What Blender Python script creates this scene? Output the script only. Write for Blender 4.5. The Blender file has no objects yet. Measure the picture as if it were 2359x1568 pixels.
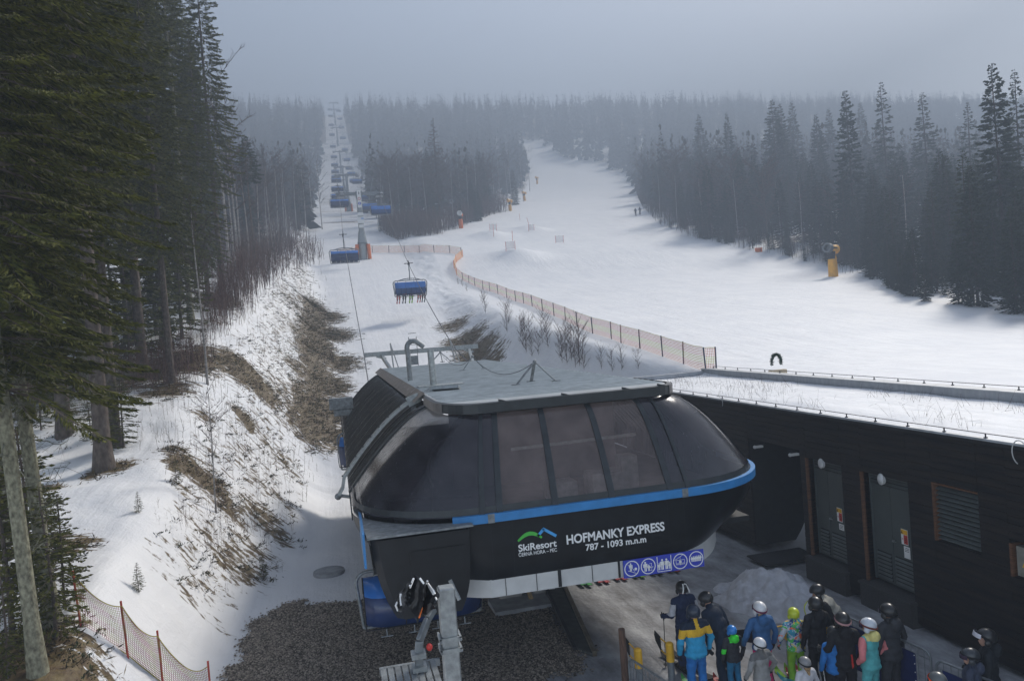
import bpy, bmesh, math, random
import numpy as np
from mathutils import Vector, Matrix, Euler
sc = bpy.context.scene
COL = sc.collection
R = math.radians
rng = np.random.default_rng(7)
random.seed(7)
# ------------------------------------------------------------------ camera frame
F = 1768.0; CX = 1179.0; CY = 784.0; CAMZ = 7.2
dY = Vector((-411, -1, -1768)).normalized()
c_ = (0.075*411 - 1) / 1768.0
dZ = Vector((-0.075, 1, c_)); dZ = (dZ - dY*dZ.dot(dY)).normalized()
dX = dY.cross(dZ).normalized()
def ray(u, v):
    d = Vector(((u-CX)/F, (CY-v)/F, -1.0))
    return Vector((d.dot(dX), d.dot(dY), d.dot(dZ)))
O = Vector((0, 0, CAMZ))
def at_Y(u, v, Y):
    d = ray(u, v); return O + d*(Y/d.y)
def at_X(u, v, X):
    d = ray(u, v); return O + d*(X/d.x)
def at_Z(u, v, z):
    d = ray(u, v); return O + d*((z-CAMZ)/d.z)
# ------------------------------------------------------------------ noise
def _h(x, y, s):
    n = np.sin(x*127.1 + y*311.7 + s*74.7)*43758.5453
    return n - np.floor(n)
def vn(x, y, s=0):
    x = np.asarray(x, float); y = np.asarray(y, float)
    xi = np.floor(x); yi = np.floor(y); fx = x-xi; fy = y-yi
    fx = fx*fx*(3-2*fx); fy = fy*fy*(3-2*fy)
    a = _h(xi, yi, s); b = _h(xi+1, yi, s); c = _h(xi, yi+1, s); d = _h(xi+1, yi+1, s)
    return (a*(1-fx)+b*fx)*(1-fy) + (c*(1-fx)+d*fx)*fy
def fbm(x, y, s=0, o=3):
    t = 0; a = .5
    for i in range(o):
        t = t + a*(vn(x*2**i, y*2**i, s+i)-.5); a *= .5
    return t
def ss(t):
    t = np.clip(t, 0, 1); return t*t*(3-2*t)
# ------------------------------------------------------------------ terrain height
def prof(Y, pts):
    return np.interp(Y, [p[0] for p in pts], [p[1] for p in pts])
G_ = [(-60,.2),(0,.15),(16,.12),(20,0),(36,0),(45,1.7),(55,4.0),(75,8.5),(100,14.2),(127,20.3),(180,33.8),(251,48.5),(320,66),(400,91),(500,134),(600,178),(640,189),(700,191),(900,191)]
S_ = [(-60,4.3),(20,4.45),(32,4.7),(46,6.4),(75,9.9),(92,12.6),(105,16.2),(115,18.8),(127,21.0),(180,34.2),(251,49),(320,66.5),(400,91),(500,134),(600,178),(640,189),(700,191),(900,191)]
P_ = [(-60,2),(0,1.6),(10,1.8),(14,2.1),(18,2.6),(28,3.6),(38,6.0),(48,8.4),(60,11.5),(80,14.6),(100,17.8),(127,22.0),(180,35),(251,49),(320,66.5),(400,91),(500,134),(600,178),(640,189),(700,191),(900,191)]
XF_ = [(-60,-4.5),(0,-3.3),(18,-2.8),(23,-2.2),(32,-.9),(45,.3),(59,.6),(75,.5),(100,-.3),(129,-1.3),(200,-4),(900,-8)]
XC_ = [(-60,-7),(0,-5),(14,-4.9),(19,-5.3),(28,-6.3),(38,-7),(48,-7.6),(60,-7.8),(80,-7.5),(100,-6.5),(129,-5.5),(200,-9),(900,-14)]
XG_ = [(-60,12.7),(30,12.7),(37,11),(60,9.8),(98,11),(130,12),(900,12)]
XH_ = [(-60,15.6),(30,15.5),(40,15),(60,14.3),(98,15.2),(130,17),(900,17)]
def H(X, Y, fine=True):
    X = np.asarray(X, float); Y = np.asarray(Y, float)
    def sm(pts):   # soften the kinks of the profile
        k = 2.0 + np.maximum(Y, 0)*.03
        return (prof(Y-k, pts)+2*prof(Y, pts)+prof(Y+k, pts))/4
    g = np.where(Y < 37, prof(Y, G_), sm(G_)); s = sm(S_); p = sm(P_)
    xf = prof(Y, XF_); xc = prof(Y, XC_); xg = prof(Y, XG_); xh = prof(Y, XH_)
    wob = fbm(Y*.15, X*.05, 3)*1.6*ss((Y-14)/10)
    tl = ss((xf+wob-X)/(xf-xc)); tr = ss((X-xg-wob*.5*ss((Y-32)/8))/(xh-xg))
    z = g + (p-g)*tl + (s-g)*tr
    z = z + np.clip(xc-X, 0, 400)*.03*ss((Y-20)/40)
    z = z + tl*(fbm(X*.25, Y*.25, 11)*1.1)*ss((Y-8)/10)
    bank = tl*(1-tl)*4 + tr*(1-tr)*4*ss((Y-33)/4)
    z = z + bank*fbm(X*.9, Y*.7, 17, 3)*.55
    # groomed run: gentle rolls, two little jump mounds
    z = z + tr*fbm(X*.03, Y*.03, 5)*1.6*ss((Y-40)/60)*(1-ss((Y-500)/80))
    for (mx, my, r, hh) in MOUNDS:
        d2 = ((X-mx)/r)**2 + ((Y-my)/(r*1.3))**2
        z = z + hh*np.exp(-d2*1.6)
    z = z + (fbm(X*.02, Y*.02, 9)*9)*ss((Y-560)/80)
    if fine:
        z = z + fbm(X*1.3, Y*1.3, 23, 3)*.10*(1-tr*ss((Y-34)/4)*.8)*(1-.6*ss((Y-60)/60))*ss((np.abs(X-4.5)-8)/3*1.0+ss((Y-36)/4)*3)
        z = z + ss((X-.5)/2)*(1-ss((X-11.5)/.5))*(1-ss((Y-34)/4))*fbm(X*1.1, Y*1.1, 31, 3)*.09
    return z
MOUNDS = []
def h1(x, y): return float(H(x, y))
def ground(u, v, y0=4, y1=700):
    d = ray(u, v); pY = y0; ys = np.concatenate([np.arange(y0, 60, .15), np.geomspace(60, y1, 900)])
    t = ys/d.y; px = d.x*t; pz = CAMZ+d.z*t; dd = pz-H(px, ys)
    k = np.nonzero(dd <= 0)[0]
    i = k[0] if len(k) else int(np.argmin(dd))
    if len(k) and i > 0:
        a = dd[i-1]/(dd[i-1]-dd[i]); y = ys[i-1]+(ys[i]-ys[i-1])*a
    else: y = ys[i]
    x = d.x*y/d.y
    return Vector((x, y, h1(x, y)))
for (u, v, r, hh) in ((1190,592,4.5,1.3),(1130,545,4,1.1),(1220,530,4,.9)):
    q = ground(u, v); MOUNDS.append((q.x, q.y, r, hh))
# snow heap by the queue and a smaller bank near the bottom edge of the view
MOUNDS_N = []
# ------------------------------------------------------------------ tagging helpers
def tag(o, label=None, cat=None, group=None, kind=None):
    if label: o['label'] = label
    if cat: o['category'] = cat
    if group: o['group'] = group
    if kind: o['kind'] = kind
    return o
def empty(name, loc=(0,0,0), rz=0, label=None, cat=None, group=None):
    o = bpy.data.objects.new(name, None); COL.objects.link(o); o.empty_display_size = .2
    o.location = loc; o.rotation_euler = (0, 0, rz)
    return tag(o, label, cat, group)
def link(name, me, parent=None, loc=None):
    o = bpy.data.objects.new(name, me); COL.objects.link(o)
    if parent is not None: o.parent = parent
    if loc is not None: o.location = loc
    return o
def dup(root, loc, rz=None, sc_=None, label=None, group=None):
    def cp(o, par):
        c = o.copy(); COL.objects.link(c); c.parent = par
        for ch in o.children: cp(ch, c)
        return c
    r = cp(root, None); r.location = loc
    if rz is not None: r.rotation_euler = (0, 0, rz)
    if sc_ is not None: r.scale = (sc_, sc_, sc_) if not hasattr(sc_, '__len__') else sc_
    if label: r['label'] = label
    if group: r['group'] = group
    return r
# ------------------------------------------------------------------ materials
def nt(m):
    m.use_nodes = True; t = m.node_tree; return t, t.nodes, t.links, t.nodes['Principled BSDF']
def mat(name, col, rough=.6, metal=0, var=.25, scale=8, bump=.0, bscale=40, spec=.5, coat=0, alpha=1, col2=None, stretch=(1,1,1), emit=None):
    m = bpy.data.materials.new(name); t, N, L, b = nt(m)
    b.inputs['Roughness'].default_value = rough; b.inputs['Metallic'].default_value = metal
    b.inputs['Specular IOR Level'].default_value = spec
    b.inputs['Coat Weight'].default_value = coat; b.inputs['Alpha'].default_value = alpha
    tc = N.new('ShaderNodeTexCoord'); mp = N.new('ShaderNodeMapping'); mp.inputs['Scale'].default_value = stretch
    L.new(tc.outputs['Object'], mp.inputs['Vector'])
    n = N.new('ShaderNodeTexNoise'); n.inputs['Scale'].default_value = scale; n.inputs['Detail'].default_value = 5
    L.new(mp.outputs[0], n.inputs['Vector'])
    cr = N.new('ShaderNodeValToRGB'); cr.color_ramp.elements[0].position = .3; cr.color_ramp.elements[1].position = .7
    c2 = col2 or tuple(min(1, c*(1+var)) for c in col)
    cr.color_ramp.elements[0].color = tuple(c*(1-var) for c in col)+(1,) if not col2 else tuple(col)+(1,)
    cr.color_ramp.elements[1].color = tuple(c2)+(1,)
    L.new(n.outputs['Fac'], cr.inputs[0]); L.new(cr.outputs[0], b.inputs['Base Color'])
    if bump:
        n2 = N.new('ShaderNodeTexNoise'); n2.inputs['Scale'].default_value = bscale; n2.inputs['Detail'].default_value = 4
        L.new(mp.outputs[0], n2.inputs['Vector'])
        bp = N.new('ShaderNodeBump'); bp.inputs['Strength'].default_value = bump; bp.inputs['Distance'].default_value = .02
        L.new(n2.outputs['Fac'], bp.inputs['Height']); L.new(bp.outputs[0], b.inputs['Normal'])
    if emit:
        b.inputs['Emission Color'].default_value = tuple(emit[:3])+(1,); b.inputs['Emission Strength'].default_value = emit[3]
    return m
def rand_mat(name, c1, c2, rough=.8, trans=0):
    """each small island (sprig, stone) gets its own tint"""
    m = bpy.data.materials.new(name); t, N, L, b = nt(m)
    g = N.new('ShaderNodeNewGeometry'); cr = N.new('ShaderNodeValToRGB')
    cr.color_ramp.elements[0].color = tuple(c1)+(1,); cr.color_ramp.elements[1].color = tuple(c2)+(1,)
    L.new(g.outputs['Random Per Island'], cr.inputs[0]); L.new(cr.outputs[0], b.inputs['Base Color'])
    b.inputs['Roughness'].default_value = rough; b.inputs['Specular IOR Level'].default_value = .25
    if trans:
        tr = N.new('ShaderNodeBsdfTranslucent'); L.new(cr.outputs[0], tr.inputs['Color'])
        mx = N.new('ShaderNodeMixShader'); mx.inputs[0].default_value = trans
        out = N['Material Output']; L.new(b.outputs[0], mx.inputs[1]); L.new(tr.outputs[0], mx.inputs[2]); L.new(mx.outputs[0], out.inputs[0])
    return m
M = {}
M['galv'] = mat('galvanised', (.32,.34,.34), .45, .7, .25, 14, .15, 60)
M['galv_dull'] = mat('galvanised_dull', (.20,.215,.22), .55, .5, .35, 9, .2, 50)
M['black'] = mat('black_panel', (.007,.008,.009), .34, 0, .5, 3, .05, 6, .32, .0)
M['blackmat'] = mat('black_matt', (.008,.009,.010), .7, 0, .4, 6)
M['trim'] = mat('dark_trim', (.022,.026,.028), .4, .2, .3, 5, .05, 20)
M['blue'] = mat('blue_paint', (.03,.19,.44), .4, 0, .15, 4, .05, 10)
M['white'] = mat('white_paint', (.52,.52,.50), .5, 0, .10, 3, .1, 12)
M['letter'] = mat('white_letter', (.78,.78,.76), .5, 0, .03)
M['green_l'] = mat('logo_green', (.06,.42,.05), .5, 0, .05)
M['blue_l'] = mat('logo_blue', (.06,.33,.68), .5, 0, .05)
M['picto'] = mat('pictogram_blue', (.035,.055,.42), .45, 0, .05)
M['red'] = mat('red_paint', (.55,.035,.025), .5, 0, .15)
M['orange'] = mat('orange_pad', (.75,.17,.03), .65, 0, .2, 3, .2, 9)
M['yellow'] = mat('yellow_paint', (.72,.40,.02), .5, 0, .15, 5, .1, 20)
M['gunyellow'] = mat('snow_gun_yellow', (.90,.42,.012), .5, 0, .15, 2)
M['rubber'] = mat('rubber', (.02,.02,.022), .8)
M['steelblue'] = mat('dark_blue_metal', (.02,.04,.10), .45, .3)
M['cable'] = mat('wire_rope', (.05,.05,.055), .5, .6)
M['wood'] = mat('raw_wood', (.12,.05,.02), .8, 0, .4, 6, .3, 30, stretch=(1,1,6))
M['postwood'] = mat('weathered_post', (.10,.055,.035), .85, 0, .4, 10, .4, 40, stretch=(4,4,.6))
M['concrete'] = mat('concrete', (.30,.31,.32), .9, 0, .3, 3, .4, 40)
M['skin'] = mat('skin', (.42,.24,.17), .55, 0, .08)
M['goggle'] = mat('goggle_lens', (.05,.03,.06), .12, .3)
# ------------------------------------------------------------------ mesh builders
class MB:
    def __init__(s): s.v = []; s.f = []; s.m = []
    def add(s, vs, fs, mi=0):
        o = len(s.v); s.v += [tuple(p) for p in vs]
        s.f += [tuple(i+o for i in f) for f in fs]; s.m += [mi]*len(fs); return s
    def box(s, x0, x1, y0, y1, z0, z1, mi=0, M_=None):
        vs = [(x, y, z) for z in (z0, z1) for y in (y0, y1) for x in (x0, x1)]
        if M_ is not None: vs = [M_ @ Vector(p) for p in vs]
        return s.add(vs, [(0,2,3,1),(4,5,7,6),(0,1,5,4),(2,6,7,3),(0,4,6,2),(1,3,7,5)], mi)
    def bar(s, a, b, w, h=None, mi=0, up=(0,0,1)):
        h = h or w; a = Vector(a); b = Vector(b); d = (b-a); L = d.length
        if L < 1e-6: return s
        d /= L; u = Vector(up)
        if abs(d.dot(u)) > .95: u = Vector((1,0,0)) if abs(d.x) < .9 else Vector((0,1,0))
        x = d.cross(u).normalized(); z = x.cross(d)
        vs = [p + x*sx*w/2 + z*sz*h/2 for p in (a, b) for sx, sz in ((-1,-1),(1,-1),(1,1),(-1,1))]
        return s.add(vs, [(0,1,2,3),(7,6,5,4),(0,4,5,1),(1,5,6,2),(2,6,7,3),(3,7,4,0)], mi)
    def tube(s, pts, r, n=8, mi=0, caps=True, radii=None):
        pts = [Vector(p) for p in pts]; k = len(pts); vs = []; prev = None
        for i, p in enumerate(pts):
            d = (pts[min(i+1, k-1)]-pts[max(i-1, 0)])
            if d.length < 1e-9: d = Vector((0,0,1))
            d.normalize()
            if prev is None:
                u = Vector((0,0,1)) if abs(d.z) < .9 else Vector((0,1,0)); x = d.cross(u).normalized()
            else: x = (prev - d*prev.dot(d)).normalized()
            prev = x; y = d.cross(x); rr = radii[i] if radii else r
            vs += [p + x*math.cos(2*math.pi*j/n)*rr + y*math.sin(2*math.pi*j/n)*rr for j in range(n)]
        fs = [(i*n+j, i*n+(j+1)%n, (i+1)*n+(j+1)%n, (i+1)*n+j) for i in range(k-1) for j in range(n)]
        if caps: fs += [tuple(range(n-1, -1, -1)), tuple((k-1)*n+j for j in range(n))]
        return s.add(vs, fs, mi)
    def grid(s, P, mi=0, close=False):
        r = len(P); c = len(P[0]); vs = [q for row in P for q in row]
        fs = [(i*c+j, i*c+j+1, (i+1)*c+j+1, (i+1)*c+j) for i in range(r-1) for j in range(c-1)]
        return s.add(vs, fs, mi)
    def ball(s, c, rad, n=12, m=8, mi=0, zmin=-1, M_=None):
        vs = []; rx, ry, rz = rad if hasattr(rad, '__len__') else (rad,)*3
        P = []
        for i in range(m+1):
            ph = -math.pi/2 + math.pi*i/m
            z = max(math.sin(ph), zmin); row = []
            for j in range(n+1):
                a = 2*math.pi*j/n; q = Vector((math.cos(ph)*math.cos(a)*rx, math.cos(ph)*math.sin(a)*ry, z*rz))
                if M_ is not None: q = M_ @ q
                row.append(Vector(c)+q)
            P.append(row)
        return s.grid(P, mi)
    def prism(s, pts, off, mi=0):
        n = len(pts); off = Vector(off); vs = [Vector(p) for p in pts]+[Vector(p)+off for p in pts]
        return s.add(vs, [tuple(range(n-1,-1,-1)), tuple(range(n, 2*n))]+[(i, (i+1)%n, (i+1)%n+n, i+n) for i in range(n)], mi)
    def mesh(s, name, mats, smooth=False, bevel=0):
        me = bpy.data.meshes.new(name); me.from_pydata(s.v, [], s.f)
        for m in (mats if isinstance(mats, (list, tuple)) else [mats]): me.materials.append(m)
        me.polygons.foreach_set('material_index', s.m)
        bm = bmesh.new(); bm.from_mesh(me)
        bmesh.ops.remove_doubles(bm, verts=bm.verts, dist=1e-5)
        bmesh.ops.recalc_face_normals(bm, faces=bm.faces)
        if bevel: bmesh.ops.bevel(bm, geom=[e for e in bm.edges if len(e.link_faces) == 2 and e.calc_face_angle(0) > .6], offset=bevel, segments=1, affect='EDGES')
        bm.to_mesh(me); bm.free()
        if smooth:
            me.polygons.foreach_set('use_smooth', [True]*len(me.polygons))
            try: me.set_sharp_from_angle(angle=R(38))
            except Exception: pass
        me.update(); return me
    def obj(s, name, mats, parent=None, smooth=False, bevel=0, loc=None):
        return link(name, s.mesh(name, mats, smooth, bevel), parent, loc)
def arr_mesh(name, V, Fq, mats, mi=None, smooth=False):
    V = np.asarray(V, np.float32); Fq = np.asarray(Fq, np.int32); k = Fq.shape[1]
    me = bpy.data.meshes.new(name)
    me.vertices.add(len(V)); me.vertices.foreach_set('co', V.ravel())
    me.loops.add(Fq.size); me.loops.foreach_set('vertex_index', Fq.ravel())
    me.polygons.add(len(Fq)); me.polygons.foreach_set('loop_start', np.arange(0, Fq.size, k, dtype=np.int32))
    for m in (mats if isinstance(mats, (list, tuple)) else [mats]): me.materials.append(m)
    if mi is not None: me.polygons.foreach_set('material_index', np.asarray(mi, np.int32))
    if smooth: me.polygons.foreach_set('use_smooth', np.ones(len(Fq), bool))
    me.update(calc_edges=True); me.validate(); return me
# ------------------------------------------------------------------ terrain sheet
ys = [-40.]
while ys[-1] < 880:
    y = ys[-1]; ys.append(y + (1.2 if y < 4 else max(.17, (y-8)*.0065)))
xs = [0.]
while xs[-1] < 520:
    x = xs[-1]; xs.append(x + (.17 if x < 14 else .17+(x-14)*.016))
neg = [0.]
while neg[-1] > -420:
    x = neg[-1]; neg.append(x - (.17 if x > -9 else .17+(-9-x)*.018))
xs = np.array(sorted(set(neg+xs))); ys = np.array(ys)
XX, YY = np.meshgrid(xs, ys); ZZ = H(XX, YY)
nx, ny = len(xs), len(ys)
V = np.stack([XX.ravel(), YY.ravel(), ZZ.ravel()], 1)
idx = np.arange(nx*ny).reshape(ny, nx)
Fq = np.stack([idx[:-1,:-1].ravel(), idx[:-1,1:].ravel(), idx[1:,1:].ravel(), idx[1:,:-1].ravel()], 1)
# where the snow has melted off (soil, litter, one painted root and trunk shadow), and where it is trodden and dirty
def ax_(y): return 3.55+.0172*y
ERY = [20,35.3,40.8,51,69.7,92,101.5,109,123.2,146.7,184,281.6,345.7,395.2,420,441,480,530]; ERX = [35,37.6,39.8,43.8,54.8,65.6,65.3,62.6,62.6,67,79.5,119.5,142.8,152.3,141,137.5,134,132]
EIY = [144,154,169,185,194,249,300,361,424,449,480,530]; EIX = [20,25.8,33.4,41,46.6,64.4,82.6,101.8,119.6,126,131,132]
CRY = [144,157,173,204,268,345,461,555,640]; CRX = [13,11.2,10.6,11.3,14.7,16.8,19.5,20.5,22]
CLY = [110,148,178,261,336,403,476,555,640]; CLX = [-2.5,-1.2,-.7,-.5,.8,2.2,4.3,7.0,9]
DIRT = [(740,720,2.6,1),(757,770,2.6,1),(765,830,2.4,1),(720,790,2.6,.8),(745,880,2.2,1),(768,950,1.8,1),(700,720,2.6,.65),(672,690,2.4,.55),
 (690,850,2.0,.7),(762,1000,1.5,.95),(730,930,1.8,.8),(610,820,1.9,.45),(560,850,1.6,.95),(525,830,1.3,.9),(600,890,1.6,.85),(650,900,1.6,.6),(700,970,1.5,.7),
 (440,1080,.9,.95),(480,1110,.9,.9),(520,1160,.9,.7),(430,1130,.6,.6),(590,1100,1.0,.55),(630,1140,.9,.55),(560,960,.6,.85),(575,985,.5,.8),
 (470,1220,.9,.5),(520,1290,.8,.6),(600,1180,1.0,.7),(560,1300,.9,.65),(640,1230,.8,.6),(480,1330,.7,.5),(600,1270,.8,.6),(410,1040,.8,.7),(470,960,.9,.55),(650,1060,1.0,.6),(600,1000,1.0,.6),(440,1290,.8,.5),(560,1250,.9,.55),(660,1160,.8,.5),
 (1045,750,2.2,.75),(1070,790,2.2,.95),(1095,815,2.0,1),(1130,830,1.6,.8),(1030,715,2.2,.35),
 (270,1075,.6,1),(210,1095,.35,.9),(120,1540,.9,1),(30,1520,1.2,1),(110,1125,.5,.8),(180,1250,.6,.8),(130,1240,.5,.8),(330,860,2.0,.9),(430,830,2.0,.95),(380,900,1.5,.8),(250,900,1.4,.7),  # second spot: roots and trunk shadow of the lone brown spruce, painted as ground
 (500,690,2.0,.8),(140,880,2.0,.8),(500,740,1.2,.5),(790,512,5,.8),(770,500,4,.6),(830,512,4,.6),(790,480,6,.5)]
dirt = np.zeros(nx*ny); Xf = V[:,0]; Yf = V[:,1]
for (u, v, r, k) in DIRT:
    q = ground(u, v); ry = r*1.5 if v > 600 else r*.55; rx = r if v > 600 else r*1.3
    dirt = np.maximum(dirt, k*np.exp(-(((Xf-q.x)/rx)**2+((Yf-q.y)/ry)**2)*.9))
bankm = np.clip((prof(Yf, XF_)-Xf)/(prof(Yf, XF_)-prof(Yf, XC_)), 0, 1); bankm = bankm*(1-bankm)*4
dirt = np.maximum(dirt, .42*bankm*(Yf > 20)*(Yf < 110))
dirt = np.maximum(dirt, (.72+.35*vn(Xf*.35, Yf*.25, 42))*np.exp(-((Xf-prof(Yf, XF_)+1.9)/1.9)**2)*ss((Yf-36)/8)*(1-ss((Yf-82)/14)))
dirt = np.maximum(dirt, (.26+.2*vn(Xf*.3, Yf*.3, 40))*ss((prof(Yf, XC_)-1-Xf)/2)*(Yf > 30))
forR = np.interp(Yf, ERY, ERX); forL = np.interp(Yf, EIY, EIX)
floor_n = .30+.32*vn(Xf*.12, Yf*.12, 41)
dirt = np.maximum(dirt, floor_n*ss((Xf-forR-2)/5)*(Yf > 20))
dirt = np.maximum(dirt, (floor_n+.12*ss((Yf-200)/60))*ss((Xf-np.interp(Yf, CRY, CRX)-1)/4)*ss((forL-Xf-1)/4)*(Yf > 148))
dirt = np.maximum(dirt, (floor_n+.15*ss((Yf-180)/60))*ss((np.interp(Yf, CLY, CLX)-3-Xf)/4)*(Yf > 110))
dirt = np.maximum(dirt, .75*ss((Yf-470)/30)*(np.abs(Xf-ax_(Yf)) > 7))
corr = (np.abs(Xf-ax_(Yf)) < 9)*(Yf > 205); dirt = np.maximum(dirt, corr*(.22+.30*vn(Xf*.05, Yf*.16, 44)))
sl = ss((Xf-.6-1.2*fbm(Xf*.5, Yf*.5, 50))/1.4)*(1-ss((Xf-12.5)))*(1-ss((Yf-27)/8))
me = arr_mesh('ground', V, Fq, [], smooth=True)
for nm, arr in (('dirt', dirt), ('slush', sl)):
    a = me.attributes.new(nm, 'FLOAT', 'POINT'); a.data.foreach_set('value', arr.astype(np.float32))
def snow_material(name, full=True):
    m = bpy.data.materials.new(name); t, N, L, b = nt(m)
    b.inputs['Roughness'].default_value = .65; b.inputs['Specular IOR Level'].default_value = .3
    geo = N.new('ShaderNodeNewGeometry')
    def noise(scale, det=5, st=(1,1,1), rough=.55):
        mp = N.new('ShaderNodeMapping'); mp.inputs['Scale'].default_value = st; L.new(geo.outputs['Position'], mp.inputs['Vector'])
        n = N.new('ShaderNodeTexNoise'); n.inputs['Scale'].default_value = scale; n.inputs['Detail'].default_value = det; n.inputs['Roughness'].default_value = rough
        L.new(mp.outputs[0], n.inputs['Vector']); return n.outputs['Fac']
    def math_(op, a, b2, clamp=False):
        n = N.new('ShaderNodeMath'); n.operation = op; n.use_clamp = clamp
        for i, x in enumerate((a, b2)):
            if isinstance(x, (int, float)): n.inputs[i].default_value = x
            else: L.new(x, n.inputs[i])
        return n.outputs[0]
    def ramp(f, stops):
        cr = N.new('ShaderNodeValToRGB'); e = cr.color_ramp.elements
        e[0].position, e[0].color = stops[0][0], tuple(stops[0][1])+(1,); e[1].position, e[1].color = stops[-1][0], tuple(stops[-1][1])+(1,)
        for p, c in stops[1:-1]:
            q = e.new(p); q.color = tuple(c)+(1,)
        L.new(f, cr.inputs[0]); return cr.outputs[0]
    def mix(f, a, b2):
        n = N.new('ShaderNodeMix'); n.data_type = 'RGBA'; L.new(f, n.inputs['Factor'])
        L.new(a, n.inputs[6]); L.new(b2, n.inputs[7]); return n.outputs[2]
    snow = ramp(math_('ADD', math_('MULTIPLY', noise(.35, 6), .6), math_('MULTIPLY', noise(1.1, 6, (1,.07,.3)), .4)), [(.36, (.68,.69,.71)), (.5, (.735,.74,.75)), (.64, (.785,.785,.785))])
    if full:
        at = N.new('ShaderNodeAttribute'); at.attribute_name = 'slush'
        slc = ramp(noise(1.4, 8, (1.3,.6,1), .65), [(.28, (.13,.125,.12)), (.45, (.23,.23,.235)), (.58, (.32,.325,.335)), (.75, (.48,.49,.50))])
        snow = mix(at.outputs['Fac'], snow, slc)
        ad = N.new('ShaderNodeAttribute'); ad.attribute_name = 'dirt'
        n1 = noise(2.6, 8, (.45,1.6,.8), .66); n2 = noise(9, 5, (.5,1.4,.8), .6)
        th = math_('ADD', math_('MULTIPLY', n1, .75), math_('MULTIPLY', n2, .25))
        q = math_('ADD', math_('MULTIPLY', ad.outputs['Fac'], .98), math_('MULTIPLY', math_('SUBTRACT', th, .5), 2.3))
        msk = math_('MULTIPLY', math_('SUBTRACT', q, .46), 9, True)
        soil = ramp(noise(5, 7, (1,1,1), .7), [(.25, (.04,.026,.013)), (.42, (.085,.053,.024)), (.56, (.125,.09,.038)), (.72, (.19,.145,.068))])
        snow = mix(msk, snow, soil)
    L.new(snow, b.inputs['Base Color'])
    bp = N.new('ShaderNodeBump'); bp.inputs['Strength'].default_value = .55; bp.inputs['Distance'].default_value = .12
    hh = math_('ADD', math_('ADD', noise(1.8, 6), math_('MULTIPLY', noise(14, 4), .25)), math_('MULTIPLY', noise(2.6, 5, (1,.05,.3)), .8))
    L.new(hh, bp.inputs['Height']); L.new(bp.outputs[0], b.inputs['Normal'])
    return m
M['ground'] = snow_material('snow_and_soil'); M['snow'] = snow_material('clean_snow', False)
me.materials.append(M['ground'])
tag(link('ground', me), kind='structure', label='snow covered mountain slope with groomed run and muddy bank', cat='ground')
# dirty heap snow
M['heap'] = mat('dirty_snow', (.42,.42,.44), .8, 0, .3, 5, .9, 14, col2=(.58,.59,.62))
# ------------------------------------------------------------------ gravel yard
def gravel_yard():
    px = [(505,1600),(520,1535),(548,1480),(575,1430),(612,1400),(660,1385),(730,1376),(800,1372),(900,1365),(1000,1352),(1130,1345),(1235,1352),(1262,1400),(1300,1450),(1338,1505),(1350,1540),(1290,1555),(1230,1560),(1180,1640)]
    pts = [at_Z(u, v, .1) for u, v in px]
    pts = [Vector((p.x, p.y)) for p in pts]
    xs_ = [p.x for p in pts]; ys_ = [p.y for p in pts]
    gx = np.arange(min(xs_)-.5, max(xs_)+.5, .09); gy = np.arange(min(ys_)-.5, max(ys_)+.5, .09)
    X, Y = np.meshgrid(gx, gy)
    def inside(X, Y):
        c = np.zeros(X.shape, bool); n = len(pts)
        for i in range(n):
            a, b = pts[i], pts[i-1]
            k = ((a.y > Y) != (b.y > Y)) & (X < (b.x-a.x)*(Y-a.y)/(b.y-a.y+1e-9)+a.x); c ^= k
        return c
    Xw = X + fbm(X*1.3, Y*1.3, 61, 5)*1.3; Yw = Y + fbm(X*1.3, Y*1.3, 67, 5)*1.3
    inn = inside(Xw, Yw); Z = H(X, Y) + .025
    V = np.stack([X.ravel(), Y.ravel(), Z.ravel()], 1); n_ = len(gx)
    id_ = np.arange(X.size).reshape(X.shape)
    keep = (inn[:-1,:-1] & inn[1:,1:]).ravel()
    Fq = np.stack([id_[:-1,:-1].ravel(), id_[:-1,1:].ravel(), id_[1:,1:].ravel(), id_[1:,:-1].ravel()], 1)[keep]
    used = np.unique(Fq); mp = -np.ones(len(V), int); mp[used] = np.arange(len(used))
    me = arr_mesh('gravel_yard', V[used], mp[Fq], mat('gravel_bed', (.050,.038,.027), .9, 0, .5, 1.2, .8, 60, col2=(.15,.12,.09)), smooth=True)
    tag(link('gravel_yard', me), 'bare grey brown gravel under the lift station', 'gravel', kind='structure')
    # loose stones
    n = 42000
    sx = rng.uniform(gx[0], gx[-1], n*2); sy = rng.uniform(gy[0], gy[-1], n*2)
    k = inside(sx+fbm(sx*1.3, sy*1.3, 61, 5)*1.3+rng.normal(size=len(sx))*.10, sy+fbm(sx*1.3, sy*1.3, 67, 5)*1.3+rng.normal(size=len(sx))*.10); sx = sx[k][:n]; sy = sy[k][:n]
    return stones('gravel_stones', sx, sy, .012, .040, 'loose grey gravel stones covering the yard', rand_mat('stone', (.05,.040,.030), (.44,.37,.29), .8))
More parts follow.
